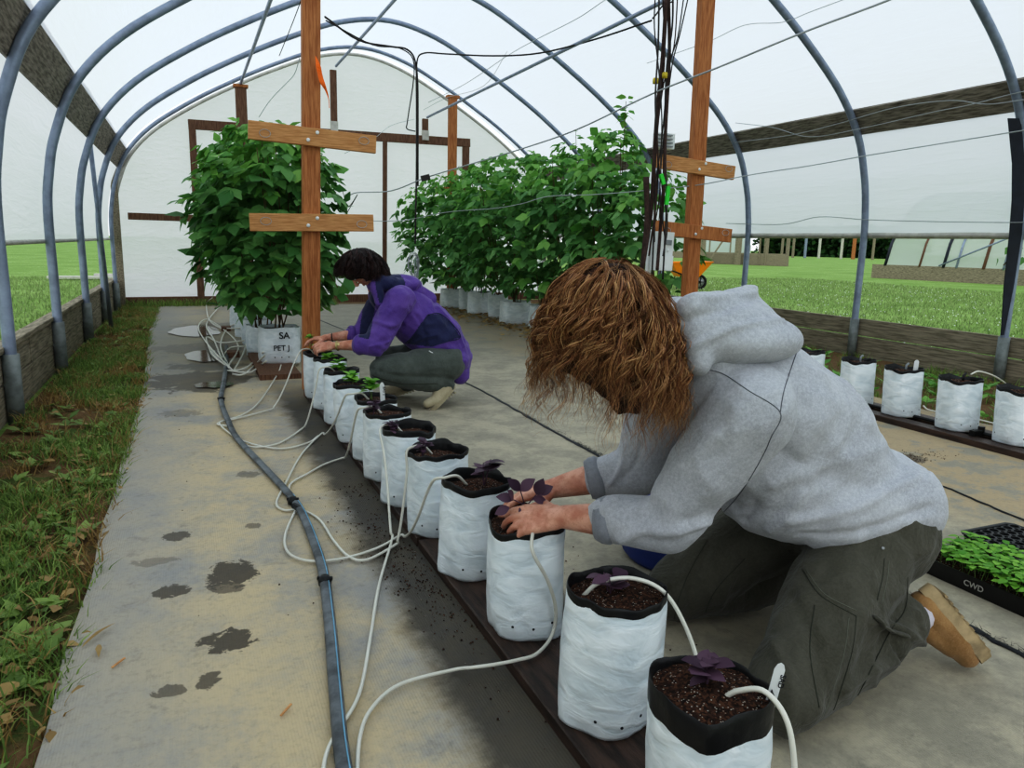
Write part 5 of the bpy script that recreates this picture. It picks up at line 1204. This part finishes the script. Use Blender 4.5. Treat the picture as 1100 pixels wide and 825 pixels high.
# ---------------- person kneeling in the grey sweatshirt
PA = thing('person', (1.35, 1.4, 0), 'person with long curly auburn hair in grey hooded sweatshirt and olive trousers, kneeling and planting', 'person')
hipN, hipF = V((1.56, 1.29, .32)), V((1.56, 1.52, .33)); kneeN, kneeF = V((1.155, 1.115, .095)), V((1.215, 1.60, .105))
ankN, ankF = V((1.60, 1.20, .12)), V((1.62, 1.56, .08))
shN, shF = V((1.13, 1.28, .70)), V((1.15, 1.60, .70)); elN, elF = V((1.005, 1.40, .402)), V((1.09, 1.63, .465)); wrN, wrF = V((.835, 1.575, .378)), V((.895, 1.725, .402))
hdA = V((.845, 1.43, .885)); fA = V((-.42, .22, -.86)); uA = V((-.86, .0, .42))
HP, qA, RA = head_prims(hdA, fA, uA)
dN = V((-.80, .50, -.16)); dF = V((-.88, .38, -.26))
hN, nailN = hand_prims(wrN+dN*.012, dN, V((-.25, -.55, .78)), 1, (.42, .5, .56, .62), 1.1, .6)
hF, nailF = hand_prims(wrF+dF*.012, dF, V((-.1, .15, .95)), -1, (.35, .42, .5, .55), 1.1, .5)
# s = d x n : for the near hand the thumb must lie on the far side, for the far hand on the near side
core = HP+hN+hF+[cap_(hdA+V((.05, 0, -.02)), .058, (1.06, 1.43, .80), .062), cap_((1.06, 1.43, .80), .08, (1.28, 1.42, .62), .12), cap_((1.28, 1.42, .62), .12, (1.56, 1.41, .36), .13),
     cap_(shN, .05, shF, .05), cap_(shN, .048, elN, .040), cap_(elN, .045, elN.lerp(wrN, .45), .046), cap_(elN.lerp(wrN, .45), .046, wrN, .030, .95), cap_(wrN, .029, wrN+dN*.03, .026, 1.1), cap_(shF, .048, elF, .043), cap_(elF, .045, elF.lerp(wrF, .45), .046), cap_(elF.lerp(wrF, .45), .046, wrF, .030, .95), cap_(wrF, .029, wrF+dF*.03, .026, 1.1),
     cap_(hipN, .10, kneeN, .055), cap_(kneeN, .05, ankN, .035), cap_(hipF, .10, kneeF, .055), cap_(kneeF, .05, ankF, .035), cap_(ankN, .03, (1.66, 1.185, .14), .02), cap_(ankF, .03, (1.70, 1.57, .09), .02)]
co, no, fs = fuse(core, .0034, 4)
bodyA = mesh('body', (co, fs), M['skin'], PA, True)
face_parts(bodyA, qA, RA); put_nails(bodyA, nailN+nailF)
# trousers
pr = [cap_(hipN, .135, hipN.lerp(kneeN, .55), .112), cap_(hipN.lerp(kneeN, .5), .112, kneeN, .085), cap_(kneeN, .083, kneeN.lerp(ankN, .5)+V((0, 0, .0)), .082), cap_(kneeN.lerp(ankN, .5), .082, ankN+V((-.01, 0, .02)), .074),
      cap_(hipF, .13, hipF.lerp(kneeF, .5), .110), cap_(hipF.lerp(kneeF, .5), .108, kneeF, .088), cap_(kneeF, .086, kneeF.lerp(ankF, .5), .075), cap_(kneeF.lerp(ankF, .5), .075, ankF+V((0, 0, .01)), .06),
      ell((1.60, 1.405, .34), (.165, .215, .165)), cap_((1.60, 1.30, .34), .15, (1.60, 1.51, .34), .15), cap_(hipN+V((.02, 0, -.06)), .11, kneeN.lerp(ankN, .75)+V((0, .02, .05)), .06)]
co, no, fs = fuse(pr, .007, 7)
co = wrinkle(co, no, .0045, 9, (1, 1, 1), 3.3)
bv = bvh_of(co, fs)
def folds_px(co, no, bv, lines):
    out = co
    for pts, w, a in lines:
        s3 = on_surface(bv, pts, 0, 3)
        segs = [(s3[i], s3[i+1], w, a) for i in range(len(s3)-1)]
        if not segs: continue
        dist = np.full(len(out), 9.)
        for p0, p1, _, _ in segs:
            p0, p1 = np.array(p0), np.array(p1); d = p1-p0; L2 = (d*d).sum()+1e-9; t = np.clip(((co-p0)@d)/L2, 0, 1); dist = np.minimum(dist, np.sqrt(((co-(p0+t[:, None]*d))**2).sum(1)))
        out = out+no*(np.exp(-(dist/w)**2)*a)[:, None]
    return out
co = folds_px(co, no, bv, [([(935, 668), (965, 675), (990, 690)], .010, 0.0140), ([(905, 740), (935, 720), (975, 705)], .013, 0.0140), ([(890, 770), (925, 750), (960, 742)], .012, 0.0126), ([(870, 790), (900, 700), (935, 650)], .016, 0.0084),
    ([(960, 640), (985, 625), (1000, 600)], .012, 0.0084), ([(850, 640), (880, 700), (890, 780)], .016, -0.0070), ([(760, 590), (740, 640), (745, 700)], .014, -0.0084), ([(790, 600), (775, 650), (780, 700)], .014, 0.0084), ([(985, 660), (992, 690), (985, 720)], .010, 0.0126), ([(960, 690), (968, 712), (962, 735)], .009, -0.0112), ([(830, 690), (850, 740), (845, 790)], .014, 0.0084)])
pants = mesh('trousers', (co, fs), M['pants'], PA, True); bv = bvh_of(co, fs)
def seams(root, bv, lines, mt, r=.0016, nm='seam', lift=.0005):
    parts = [tube(s, r, 5) for s in (on_surface(bv, l, lift, 8) for l in lines) if len(s) > 3]
    for q in parts: mesh(nm, q, M[mt], root, True)
seams(pants, bv, [[(975, 620), (972, 655), (955, 680), (925, 740), (895, 790)], [(862, 612), (882, 640), (920, 662)], [(920, 662), (915, 700), (900, 750), (880, 800)], [(950, 600), (948, 620), (942, 645)], [(760, 580), (738, 620), (725, 660), (722, 700)], [(800, 600), (765, 640), (750, 690)], [(875, 650), (870, 700), (880, 760)]], 'pants_seam', .0012)
seams(pants, bv, [[(955, 602), (953, 622), (947, 648)], [(866, 612), (886, 638), (920, 656)], [(912, 664), (907, 700), (892, 750), (872, 800)]], 'pants_stitch', .0008, 'stitching')
s3 = on_surface(bv, [(938, 664), (955, 676), (975, 682)], .006, 6)
if len(s3) > 3: mesh('hammer_loop', tube(s3, .011, 8, flat=.35), M['pants'], pants, True)
s3 = on_surface(bv, [(948, 589), (949, 591)], .001, 2)
if s3: mesh('rivet', lathe(s3[0], [(.004, 0), (.004, .002), (.002, .003)], 10, (-.4, -.8, .3)), M['steel'], pants, True)
# sweatshirt
pr = [cap_((1.58, 1.41, .40), .165, (1.46, 1.41, .52), .170, 1.16, (0, 0, 1)), cap_((1.46, 1.41, .52), .170, (1.30, 1.42, .66), .165, 1.15, (0, 0, 1)), cap_((1.30, 1.42, .66), .165, (1.15, 1.43, .735), .125, 1.25, (0, 0, 1)),
      cap_((1.22, 1.38, .58), .11, (1.40, 1.38, .46), .15, 1.1, (0, 0, 1)), ell((1.36, 1.40, .43), (.15, .17, .10)), ell((1.665, 1.40, .41), (.155, .215, .125)), cap_((1.42, 1.29, .425), .105, (1.66, 1.27, .415), .105), cap_((1.26, 1.42, .72), .135, (1.44, 1.41, .60), .155, 1.2, (0, 0, 1)), cap_(shN+V((.03, .03, 0)), .105, shF+V((.03, -.03, 0)), .10), ell((1.10, 1.43, .80), (.09, .12, .08)),
      cap_(shN+V((.01, 0, -.01)), .100, shN.lerp(elN, .5)+V((.005, -.005, 0)), .088), cap_(shN.lerp(elN, .5), .086, elN+V((.02, -.01, .0)), .070), cap_(elN+V((.015, -.01, 0)), .070, elN.lerp(wrN, .52), .060),
      cap_(shF, .095, elF, .074), cap_(elF, .074, elF.lerp(wrF, .48), .056)]
co, no, fs = fuse(pr, .0065, 16, .6); co = wrinkle(co, no, .004, 8, (1, 1, 1), 9.1)
bv = bvh_of(co, fs)
co = folds_px(co, no, bv, [([(650, 548), (668, 530), (690, 512)], .010, 0.0105), ([(668, 580), (690, 570), (720, 572), (760, 560)], .014, 0.0120), ([(655, 520), (668, 500), (672, 478)], .007, 0.0090), ([(668, 516), (682, 498), (690, 476)], .007, -0.0075), ([(740, 560), (800, 530), (850, 480)], .02, -0.0090),
    ([(690, 545), (730, 500), (770, 470)], .018, 0.0075), ([(850, 560), (910, 548), (985, 512)], .013, 0.0090), ([(860, 575), (920, 572), (1000, 545)], .012, -0.0075), ([(830, 520), (890, 500), (950, 478)], .02, 0.0075), ([(800, 585), (840, 560), (860, 530)], .014, 0.0105), ([(785, 575), (800, 560), (812, 540)], .010, -0.0090), ([(940, 420), (910, 480), (880, 520)], .02, -0.0060), ([(790, 440), (785, 480), (760, 530)], .02, 0.0060)])
hood_ = mesh('sweatshirt', (co, fs), M['hoodie'], PA, True); bv = bvh_of(co, fs)
seams(hood_, bv, [[(722, 420), (728, 402), (750, 397), (775, 401), (803, 419), (838, 443), (828, 470), (818, 492), (795, 530), (772, 556)], [(838, 443), (842, 420), (850, 395), (858, 372)], [(862, 600), (900, 590), (960, 560), (1003, 535)]], 'seam', .0011)
for el, wr in ((elN, wrN), (elF, wrF)):
    a = el.lerp(wr, .50); b = el.lerp(wr, .64); dd = (b-a).normalized()
    mesh('cuff', lathe(a, [(.052, -.01), (.060, .0), (.059, (b-a).length*.5), (.0515, (b-a).length), (.043, (b-a).length+.001), (.042, 0)], 28, dd), M['hoodie_rib'], hood_, True)
# hood lying on the shoulders
pr = [cap_((1.0, 1.335, .925), .030, (1.10, 1.37, .925), .032), cap_((1.10, 1.37, .925), .032, (1.245, 1.42, .918), .026), cap_((1.02, 1.52, .90), .035, (1.245, 1.44, .905), .028), cap_((.995, 1.345, .92), .028, (1.02, 1.32, .80), .030), cap_((1.15, 1.40, .925), .032, (1.266, 1.44, .958), .014),
      ell((1.12, 1.40, .875), (.14, .12, .07)), ell((1.17, 1.36, .845), (.15, .115, .06)), ell((1.06, 1.36, .86), (.085, .07, .075)), cap_((1.02, 1.53, .86), .045, (1.02, 1.56, .76), .04), cap_((1.245, 1.42, .90), .035, (1.34, 1.41, .82), .045), cap_((1.245, 1.40, .88), .045, (1.30, 1.38, .82), .045)]
co, no, fs = fuse(pr, .006, 34, .6); co = wrinkle(co, no, .0025, 10, (1, 1, 1), 2.)
bvt = bvh_of(co, fs); co = folds_px(co, no, bvt, [([(722, 395), (745, 372), (790, 352), (840, 345)], .009, .008), ([(722, 350), (735, 380)], .010, -.006), ([(716, 312), (760, 320), (812, 315)], .008, .006), ([(735, 345), (780, 332), (815, 318)], .009, -.006)])
hb = mesh('hood', (co, fs), M['hoodie'], hood_, True); bv2 = bvh_of(co, fs)
seams(hood_, bv, [[(735, 372), (760, 352), (800, 345), (840, 356), (858, 368)]], 'seam', .0018)
# shoe of the near foot
sh = shoe_parts(PA, (1.675, 1.185, .185), (1.755, 1.140, .085), (1.778, 1.128, .050), (.78, -.34, .52), ank=(1.60, 1.20, .12))
mesh('sock', cap_(ankN+V((-.03, 0, .0)), .048, (1.645, 1.19, .15), .044), M['sock'], PA, True)
shoe_parts(PA, (1.69, 1.57, .13), (1.81, 1.57, .07), (1.85, 1.57, .055), (.5, 0, .85), ank=(1.62, 1.56, .09))
# hair: a shaded volume and about two thousand curling locks
def locks(rng, guides, kids, off, rmin, rmax):
    out = []; rr = []
    for g in guides:
        n = len(g)
        for c in range(kids):
            o = V((rng.gauss(0, 1), rng.gauss(0, 1), rng.gauss(0, .6)))*off; o2 = V((rng.gauss(0, 1), rng.gauss(0, 1), rng.gauss(0, .6)))*off; a = rng.uniform(.55, 1.25); ph = rng.uniform(0, 6.28); fr_ = rng.uniform(1.5, 5); w = rng.uniform(.0006, .0028); cut = rng.uniform(.82, 1.0)
            out.append([g[min(n-1, int(k*cut))].lerp(g[min(n-1, int(k*cut)+1)], k*cut-int(k*cut))+o*(a+(.5 if k/n > .8 else 0)*(k/n))*(.5+k/n)+o2*(k/n)*.6+V((math.sin(ph+k*fr_*.3), math.cos(ph+k*fr_*.27), 0))*w*2*(k/n) for k in range(n)]); rr.append(rng.uniform(rmin, rmax))
    return out, rr
hc = V((.838, 1.425, .893))
pr = [ell(hc, (.106, .106, .116)), ell(hc+V((-.03, 0, -.03)), (.090, .10, .105)), ell(hc+V((.025, -.01, -.09)), (.070, .085, .085)), ell(hc+V((.055, -.02, -.13)), (.045, .065, .085))]
co, no, fs = fuse(pr, .007, 6); co = wrinkle(co, no, .010, 22, (1, 1, .4), 1.)
hairA = mesh('hair', (co, fs), M['hair_base'], PA, True)
rng = random.Random(17); gs = []
for i in range(430):
    th = rng.uniform(0, 2*PI); ph = math.acos(rng.uniform(-.25, 1)); n0 = V((math.sin(ph)*math.cos(th), math.sin(ph)*math.sin(th), math.cos(ph)))
    rad = (.116+.014*rng.random(), .114+.012*rng.random(), .124+.012*rng.random()); p = hc+V((n0.x*rad[0]*.95, n0.y*rad[1]*.95, n0.z*rad[2]*.95))
    px_end = min(1, max(0, (p.x-.73)/.22)); zend = .85-.20*px_end+rng.uniform(-.035, .045)
    t0 = n0*.15+V((n0.x*.9-.25, n0.y*.9, 0))+V((rng.uniform(-.45, .45), rng.uniform(-.45, .45), 0)); t0.z = min(t0.z, .0)-.08
    L = min(.42, max(.07, (p.z-zend)*(1.12 if ph > .7 else 1.3)+(.0 if ph > .7 else .06)))
    gs.append(strand(p, t0, (-.10 if n0.x < 0 else .0, 0, -1), L, 0, rng.choice((.005, .008, .011, .014)), rng.uniform(12, 26)*(L/.3+.25), rng, 30, hc, rad))
ss, rr = locks(rng, gs, 13, .0042, .0006, .0015)
mesh('hair_locks', hair_mesh(ss, rr), M['hair_auburn'], hairA, True)['kind'] = 'stuff'
ss = []; rr = []
for i in range(900):   # fine flyaway hairs
    n0 = V((rng.gauss(0, 1), rng.gauss(0, 1), rng.gauss(.2, 1))).normalized(); p = hc+V((n0.x*.115, n0.y*.115, n0.z*.122)); ss.append(strand(p, n0*.5+V((rng.uniform(-.8, .8), rng.uniform(-.8, .8), -.1)), (0, 0, -1), rng.uniform(.06, .15), 0, rng.uniform(.006, .014), rng.uniform(6, 16), rng, 26, hc, (.118, .118, .127))); rr.append(.0005)
mesh('flyaway_hair', hair_mesh(ss, rr), M['hair_auburn'], hairA, True)['kind'] = 'stuff'
# purple seedling held over the bag
t = thing('purple_seedling', (.775, 1.68, .34), 'small purple basil seedling held between the fingers of the person in grey', 'seedling')
c = V((.765, 1.655, .385)); random.seed(4)
mesh('stem', join(tube([c+V((.01, .0, -.05)), c, c+V((-.03, .01, .02))], [.003, .0022, .0015], 6, 4), tube([c, c+V((.03, -.0, .03))], .0016, 5), tube([c, c+V((-.015, 0, .045))], .0016, 5)), M['purple'], t, True)
lv = []
for (dx, dy, dz), (ex, ey, ez), s in (((-.03, .01, .02), (-.8, .3, .25), .045), ((-.03, .01, .02), (-.3, -.3, .6), .040), ((-.015, 0, .045), (-.5, .2, .6), .045), ((-.015, 0, .045), (.4, -.2, .5), .048), ((.03, 0, .03), (.9, -.1, .5), .050), ((.03, 0, .03), (.3, -.1, .9), .045), ((.02, 0, .02), (.9, -.4, -.1), .040), ((-.04, .01, .0), (-.9, .2, -.3), .042), ((0, 0, .0), (-.6, -.6, -.2), .035)):
    lv.append((c+V((dx, dy, dz)), V((ex, ey, ez)), V((-.2, -.6, .9)), s, 1.05))
mesh('leaves', leaves_mesh(lv, LT2), M['purple'], t)['kind'] = 'stuff'

# ---------------- person squatting in the purple jacket
PB = thing('person', (1.35, 4.62, 0), 'person with short dark wavy hair in purple jacket and grey green jeans, squatting and planting', 'person')
hipN, hipF = V((1.50, 4.52, .28)), V((1.50, 4.76, .28)); kneeN, kneeF = V((1.075, 4.44, .265)), V((1.20, 4.84, .27)); ankN, ankF = V((1.47, 4.47, .15)), V((1.33, 4.84, .12))
shN, shF = V((1.17, 4.46, .69)), V((1.17, 4.82, .69)); elN, elF = V((1.01, 4.44, .43)), V((1.02, 4.78, .45)); wrN, wrF = V((.80, 4.60, .405)), V((.80, 4.78, .435))
hdB = V((.985, 4.63, .875)); fB = V((-.48, .12, -.86)); uB = V((-.86, 0, .5))
HP, qB, RB = head_prims(hdB, fB, uB, .97)
dN = V((-.80, .45, -.14)); dF = V((-.85, .25, -.10))
hN, nN = hand_prims(wrN+dN*.01, dN, V((-.2, -.6, .7)), 1, (.4, .5, .55, .6), 1., .6); hF, nF = hand_prims(wrF+dF*.01, dF, V((-.1, .1, 1)), -1, (.35, .45, .5, .55), 1., .5)
core = HP+hN+hF+[cap_(hdB+V((.04, 0, -.02)), .052, (1.10, 4.64, .76), .056), cap_((1.10, 4.64, .76), .08, (1.30, 4.64, .56), .11), cap_((1.30, 4.64, .56), .11, (1.50, 4.64, .33), .12), cap_(shN, .045, shF, .045), cap_(shN, .044, elN, .037), cap_(elN, .038, elN.lerp(wrN, .4), .037), cap_(elN.lerp(wrN, .4), .037, wrN, .024), cap_(wrN, .024, wrN+dN*.03, .022),
     cap_(shF, .044, elF, .037), cap_(elF, .038, elF.lerp(wrF, .4), .037), cap_(elF.lerp(wrF, .4), .037, wrF, .024), cap_(wrF, .024, wrF+dF*.03, .022), cap_(hipN, .09, kneeN, .05), cap_(kneeN, .045, ankN, .03), cap_(hipF, .09, kneeF, .05), cap_(kneeF, .045, ankF, .03), cap_(ankN, .026, (1.45, 4.44, .095), .02), cap_(ankF, .026, (1.29, 4.86, .07), .02)]
co, no, fs = fuse(core, .0042, 3); bodyB = mesh('body', (co, fs), M['skin'], PB, True); face_parts(bodyB, qB, RB, .97); put_nails(bodyB, nN+nF)
mesh('earring', ell(qB(-.082, .0, -.045), (.006, .006, .006)), M['white_plastic'], bodyB, True)
pr = [cap_(hipN, .125, kneeN, .092), cap_(kneeN, .088, kneeN.lerp(ankN, .5), .078), cap_(kneeN.lerp(ankN, .5), .078, ankN+V((.01, 0, .0)), .062), cap_(hipF, .12, kneeF, .088), cap_(kneeF, .085, ankF+V((0, 0, -.02)), .06), ell((1.52, 4.64, .30), (.14, .20, .14)), cap_(kneeN+V((.08, 0, 0)), .085, hipN+V((-.05, 0, -.06)), .09)]
co, no, fs = fuse(pr, .008, 6); co = wrinkle(co, no, .004, 12, (1, 1, 1), 6.); bv = bvh_of(co, fs)
co = folds_px(co, no, bv, [([(398, 396), (430, 404), (470, 405)], .012, -.008), ([(410, 380), (440, 385), (468, 396)], .012, .005)])
jeans = mesh('jeans', (co, fs), M['jeans'], PB, True); seams(jeans, bvh_of(co, fs), [[(396, 402), (430, 412), (470, 412)], [(425, 378), (445, 388), (470, 392)]], 'pants_seam', .003)
pr = [cap_((1.14, 4.64, .72), .115, (1.28, 4.64, .60), .16, 1.15, (0, 0, 1)), cap_((1.28, 4.64, .60), .165, (1.46, 4.64, .44), .175, 1.1, (0, 0, 1)), cap_((1.46, 4.64, .44), .175, (1.56, 4.64, .30), .15, 1.12, (0, 0, 1)), cap_((1.56, 4.54, .28), .10, (1.60, 4.56, .20), .07), cap_((1.56, 4.74, .28), .10, (1.60, 4.72, .20), .07), ell((1.10, 4.64, .77), (.085, .10, .065)),
      cap_(shN+V((.02, .02, 0)), .092, shF+V((.02, -.02, 0)), .092), cap_(shN, .085, elN+V((.01, 0, 0)), .078), cap_(elN+V((.01, 0, 0)), .076, elN.lerp(wrN, .32), .060), cap_(shF, .085, elF, .075), cap_(elF, .073, elF.lerp(wrF, .30), .058)]
co, no, fs = fuse(pr, .0075, 7); co = wrinkle(co, no, .006, 11, (1, 1, 1), 4.); bv = bvh_of(co, fs)
co = folds_px(co, no, bv, [([(402, 345), (425, 350), (450, 340)], .012, .010), ([(398, 372), (415, 368), (435, 352)], .010, .009), ([(470, 330), (488, 350), (498, 372)], .014, .010), ([(455, 395), (480, 385), (500, 388)], .012, .009), ([(425, 378), (450, 365), (470, 360)], .010, .008), ([(470, 405), (490, 400), (503, 396)], .009, -.007), ([(440, 330), (455, 352), (458, 375)], .012, -.008)])
zz = lambda L: [(320+x/4.583, 240+y/4.583) for x, y in L]
f4 = np.asarray(fs); cen = co[f4].mean(1); px_, py_ = pjn(cen); nf = no[f4[:, 0]]; face_cam = ((np.array([0, 0, H])-cen)*nf).sum(1) > 0
panel = zz([(640, 450), (700, 445), (765, 500), (800, 560), (740, 580), (660, 605), (590, 600), (525, 590), (565, 555), (600, 500)]); front = zz([(330, 330), (392, 345), (378, 420), (365, 500), (350, 570), (300, 560)])
idx = (face_cam & (inpoly(px_, py_, panel) | inpoly(px_, py_, front))).astype(int)
jk = mesh('jacket', (co, f4), None, PB, True, mats=[M['purple_jacket'], M['navy']], fm=idx)
seams(jk, bvh_of(co, fs), [zz([(640, 450), (700, 445), (765, 500), (800, 560), (740, 580), (660, 605)]), zz([(640, 450), (565, 555), (480, 640), (350, 670)])], 'navy', .0035)
mesh('pocket_mark', bar(gy(461, 377, 4.425), gy(471, 383, 4.43), .010, .006), M['white_plastic'], jk)
for el, wr, q_ in ((elN, wrN, .30), (elF, wrF, .28)):
    a = el.lerp(wr, q_); b = el.lerp(wr, q_+.10); mesh('cuff', lathe(a, [(.052, -.01), (.062, 0), (.064, .018), (.058, .030), (.045, .028), (.045, 0)], 24, (b-a)), M['purple_jacket'], jk, True)
pr = [cap_((1.07, 4.52, .80), .05, (1.28, 4.60, .76), .05), cap_((1.07, 4.76, .80), .05, (1.28, 4.66, .76), .05), ell((1.22, 4.64, .78), (.15, .13, .06)), cap_((1.28, 4.60, .76), .05, (1.40, 4.62, .68), .06), cap_((1.04, 4.50, .78), .035, (1.06, 4.48, .68), .03)]
co, no, fs = fuse(pr, .0075, 7); co = wrinkle(co, no, .005, 12, (1, 1, 1), 8.); f4 = np.asarray(fs); cen = co[f4].mean(1); px_, py_ = pjn(cen)
idx = inpoly(px_, py_, zz([(390, 215), (480, 215), (530, 290), (520, 380), (400, 390), (380, 300)])).astype(int); mesh('hood', (co, f4), None, jk, True, mats=[M['purple_jacket'], M['navy']], fm=idx)
shoe_parts(PB, (1.50, 4.45, .13), (1.41, 4.43, .052), (1.35, 4.42, .04), (.35, 0, -.85), mt='beige_shoe', smt='beige_shoe', ank=(1.47, 4.47, .17))
shoe_parts(PB, (1.36, 4.86, .08), (1.24, 4.86, .045), (1.18, 4.86, .04), (.1, 0, -1), mt='beige_shoe', smt='beige_shoe', ank=(1.34, 4.84, .14))
mesh('sock', join(cap_(ankN+V((-.02, 0, .01)), .042, ankN+V((.01, 0, -.01)), .042), cap_(ankF+V((0, 0, .02)), .042, (1.34, 4.85, .10), .040)), M['beige_shoe'], PB, True)
mesh('wristwatch', join(lathe(wrN+V((.02, -.012, .002)), [(.031, -.006), (.032, 0), (.031, .006), (.028, .006), (.028, -.006)], 20, dN), lathe(wrN+V((.02, -.012, .002))+V((0, -.03, .012)), [(.012, 0), (.012, .005), (.009, .007)], 14, (0, -.9, .4))), M['gold'], PB, True)
mesh('bracelet', lathe(wrF+V((.02, -.006, 0)), [(.027, -.003), (.029, 0), (.027, .003), (.025, 0)], 18, dF), M['wire_dark'], PB, True)
hc = V((.985, 4.63, .905))
co, no, fs = fuse([ell(hc, (.108, .105, .092)), ell(hc+V((.045, 0, -.035)), (.085, .095, .075)), ell(hc+V((-.045, 0, -.01)), (.08, .09, .065)), ell(hc+V((-.06, 0, -.055)), (.045, .075, .04))], .007, 5); co = wrinkle(co, no, .009, 26, (1, 1, 1), 1.)
hB = mesh('hair', (co, fs), M['hair_dark_base'], PB, True)
rng = random.Random(5); gs = []
for i in range(380):
    n0 = V((rng.gauss(0, 1), rng.gauss(0, 1), rng.gauss(.35, 1))).normalized()
    if n0.z < -.3: continue
    rad = (.116, .108, .100); p = hc+V((n0.x*rad[0]*.98, n0.y*rad[1]*.98, n0.z*rad[2]*.98)); zt = hc.z-.085-(.02 if n0.x > 0 else .0)
    gs.append(strand(p, V((n0.x*.6, n0.y, -.1))+V((rng.uniform(-.3, .3), rng.uniform(-.3, .3), 0)), (0, 0, -1), max(.045, min(.15, (p.z-zt)*1.15)), 0, rng.choice((.004, .006, .008)), rng.uniform(6, 11), rng, 14, hc+V((0, 0, -.02)), (.117, .109, .104)))
ss, rr = locks(rng, gs, 10, .0045, .0012, .0024)
mesh('hair_locks', hair_mesh(ss, rr), M['hair_dark'], hB, True)['kind'] = 'stuff'
t = thing('green_seedling', (.66, 4.80, .36), 'small green seedling held by the person in the purple jacket', 'seedling'); c = V((.685, 4.80, .43))
mesh('stem', tube([c-V((0, 0, .07)), c], .0025, 5), M['green_stem'], t); st, lv2 = sprout(c-V((0, 0, .02)), 'green', 12, .036, 5, .02, .04); mesh('leaves', lv2, M['basil'], t)['kind'] = 'stuff'

# ================================================================== LIGHT
w = bpy.data.worlds.new('overcast'); SC.world = w; w.use_nodes = True; nt = w.node_tree; nt.nodes.clear()
out = nt.nodes.new('ShaderNodeOutputWorld'); bg = nt.nodes.new('ShaderNodeBackground'); nt.links.new(bg.outputs[0], out.inputs[0])
tc = nt.nodes.new('ShaderNodeTexCoord'); sp = nt.nodes.new('ShaderNodeSeparateXYZ'); nt.links.new(tc.outputs['Generated'], sp.inputs[0])
rp_ = nt.nodes.new('ShaderNodeValToRGB'); nt.links.new(sp.outputs[2], rp_.inputs[0])
e = rp_.color_ramp.elements; e[0].position = 0.; e[0].color = (.95, .98, 1.0, 1); e[1].position = .6; e[1].color = (.74, .86, .93, 1)
nt.links.new(rp_.outputs[0], bg.inputs[0]); bg.inputs[1].default_value = 1.12
sun = bpy.data.lights.new('soft_sun', 'SUN'); sun.energy = .7; sun.angle = math.radians(50); sun.color = (1, .98, .95)
so = bpy.data.objects.new('soft_sun', sun); COL.objects.link(so); so.rotation_euler = (math.radians(38), math.radians(-28), 0)
SC.cycles.transparent_max_bounces = 16; SC.cycles.max_bounces = 8; SC.cycles.use_denoising = True
SC.cycles.sample_clamp_indirect = 4
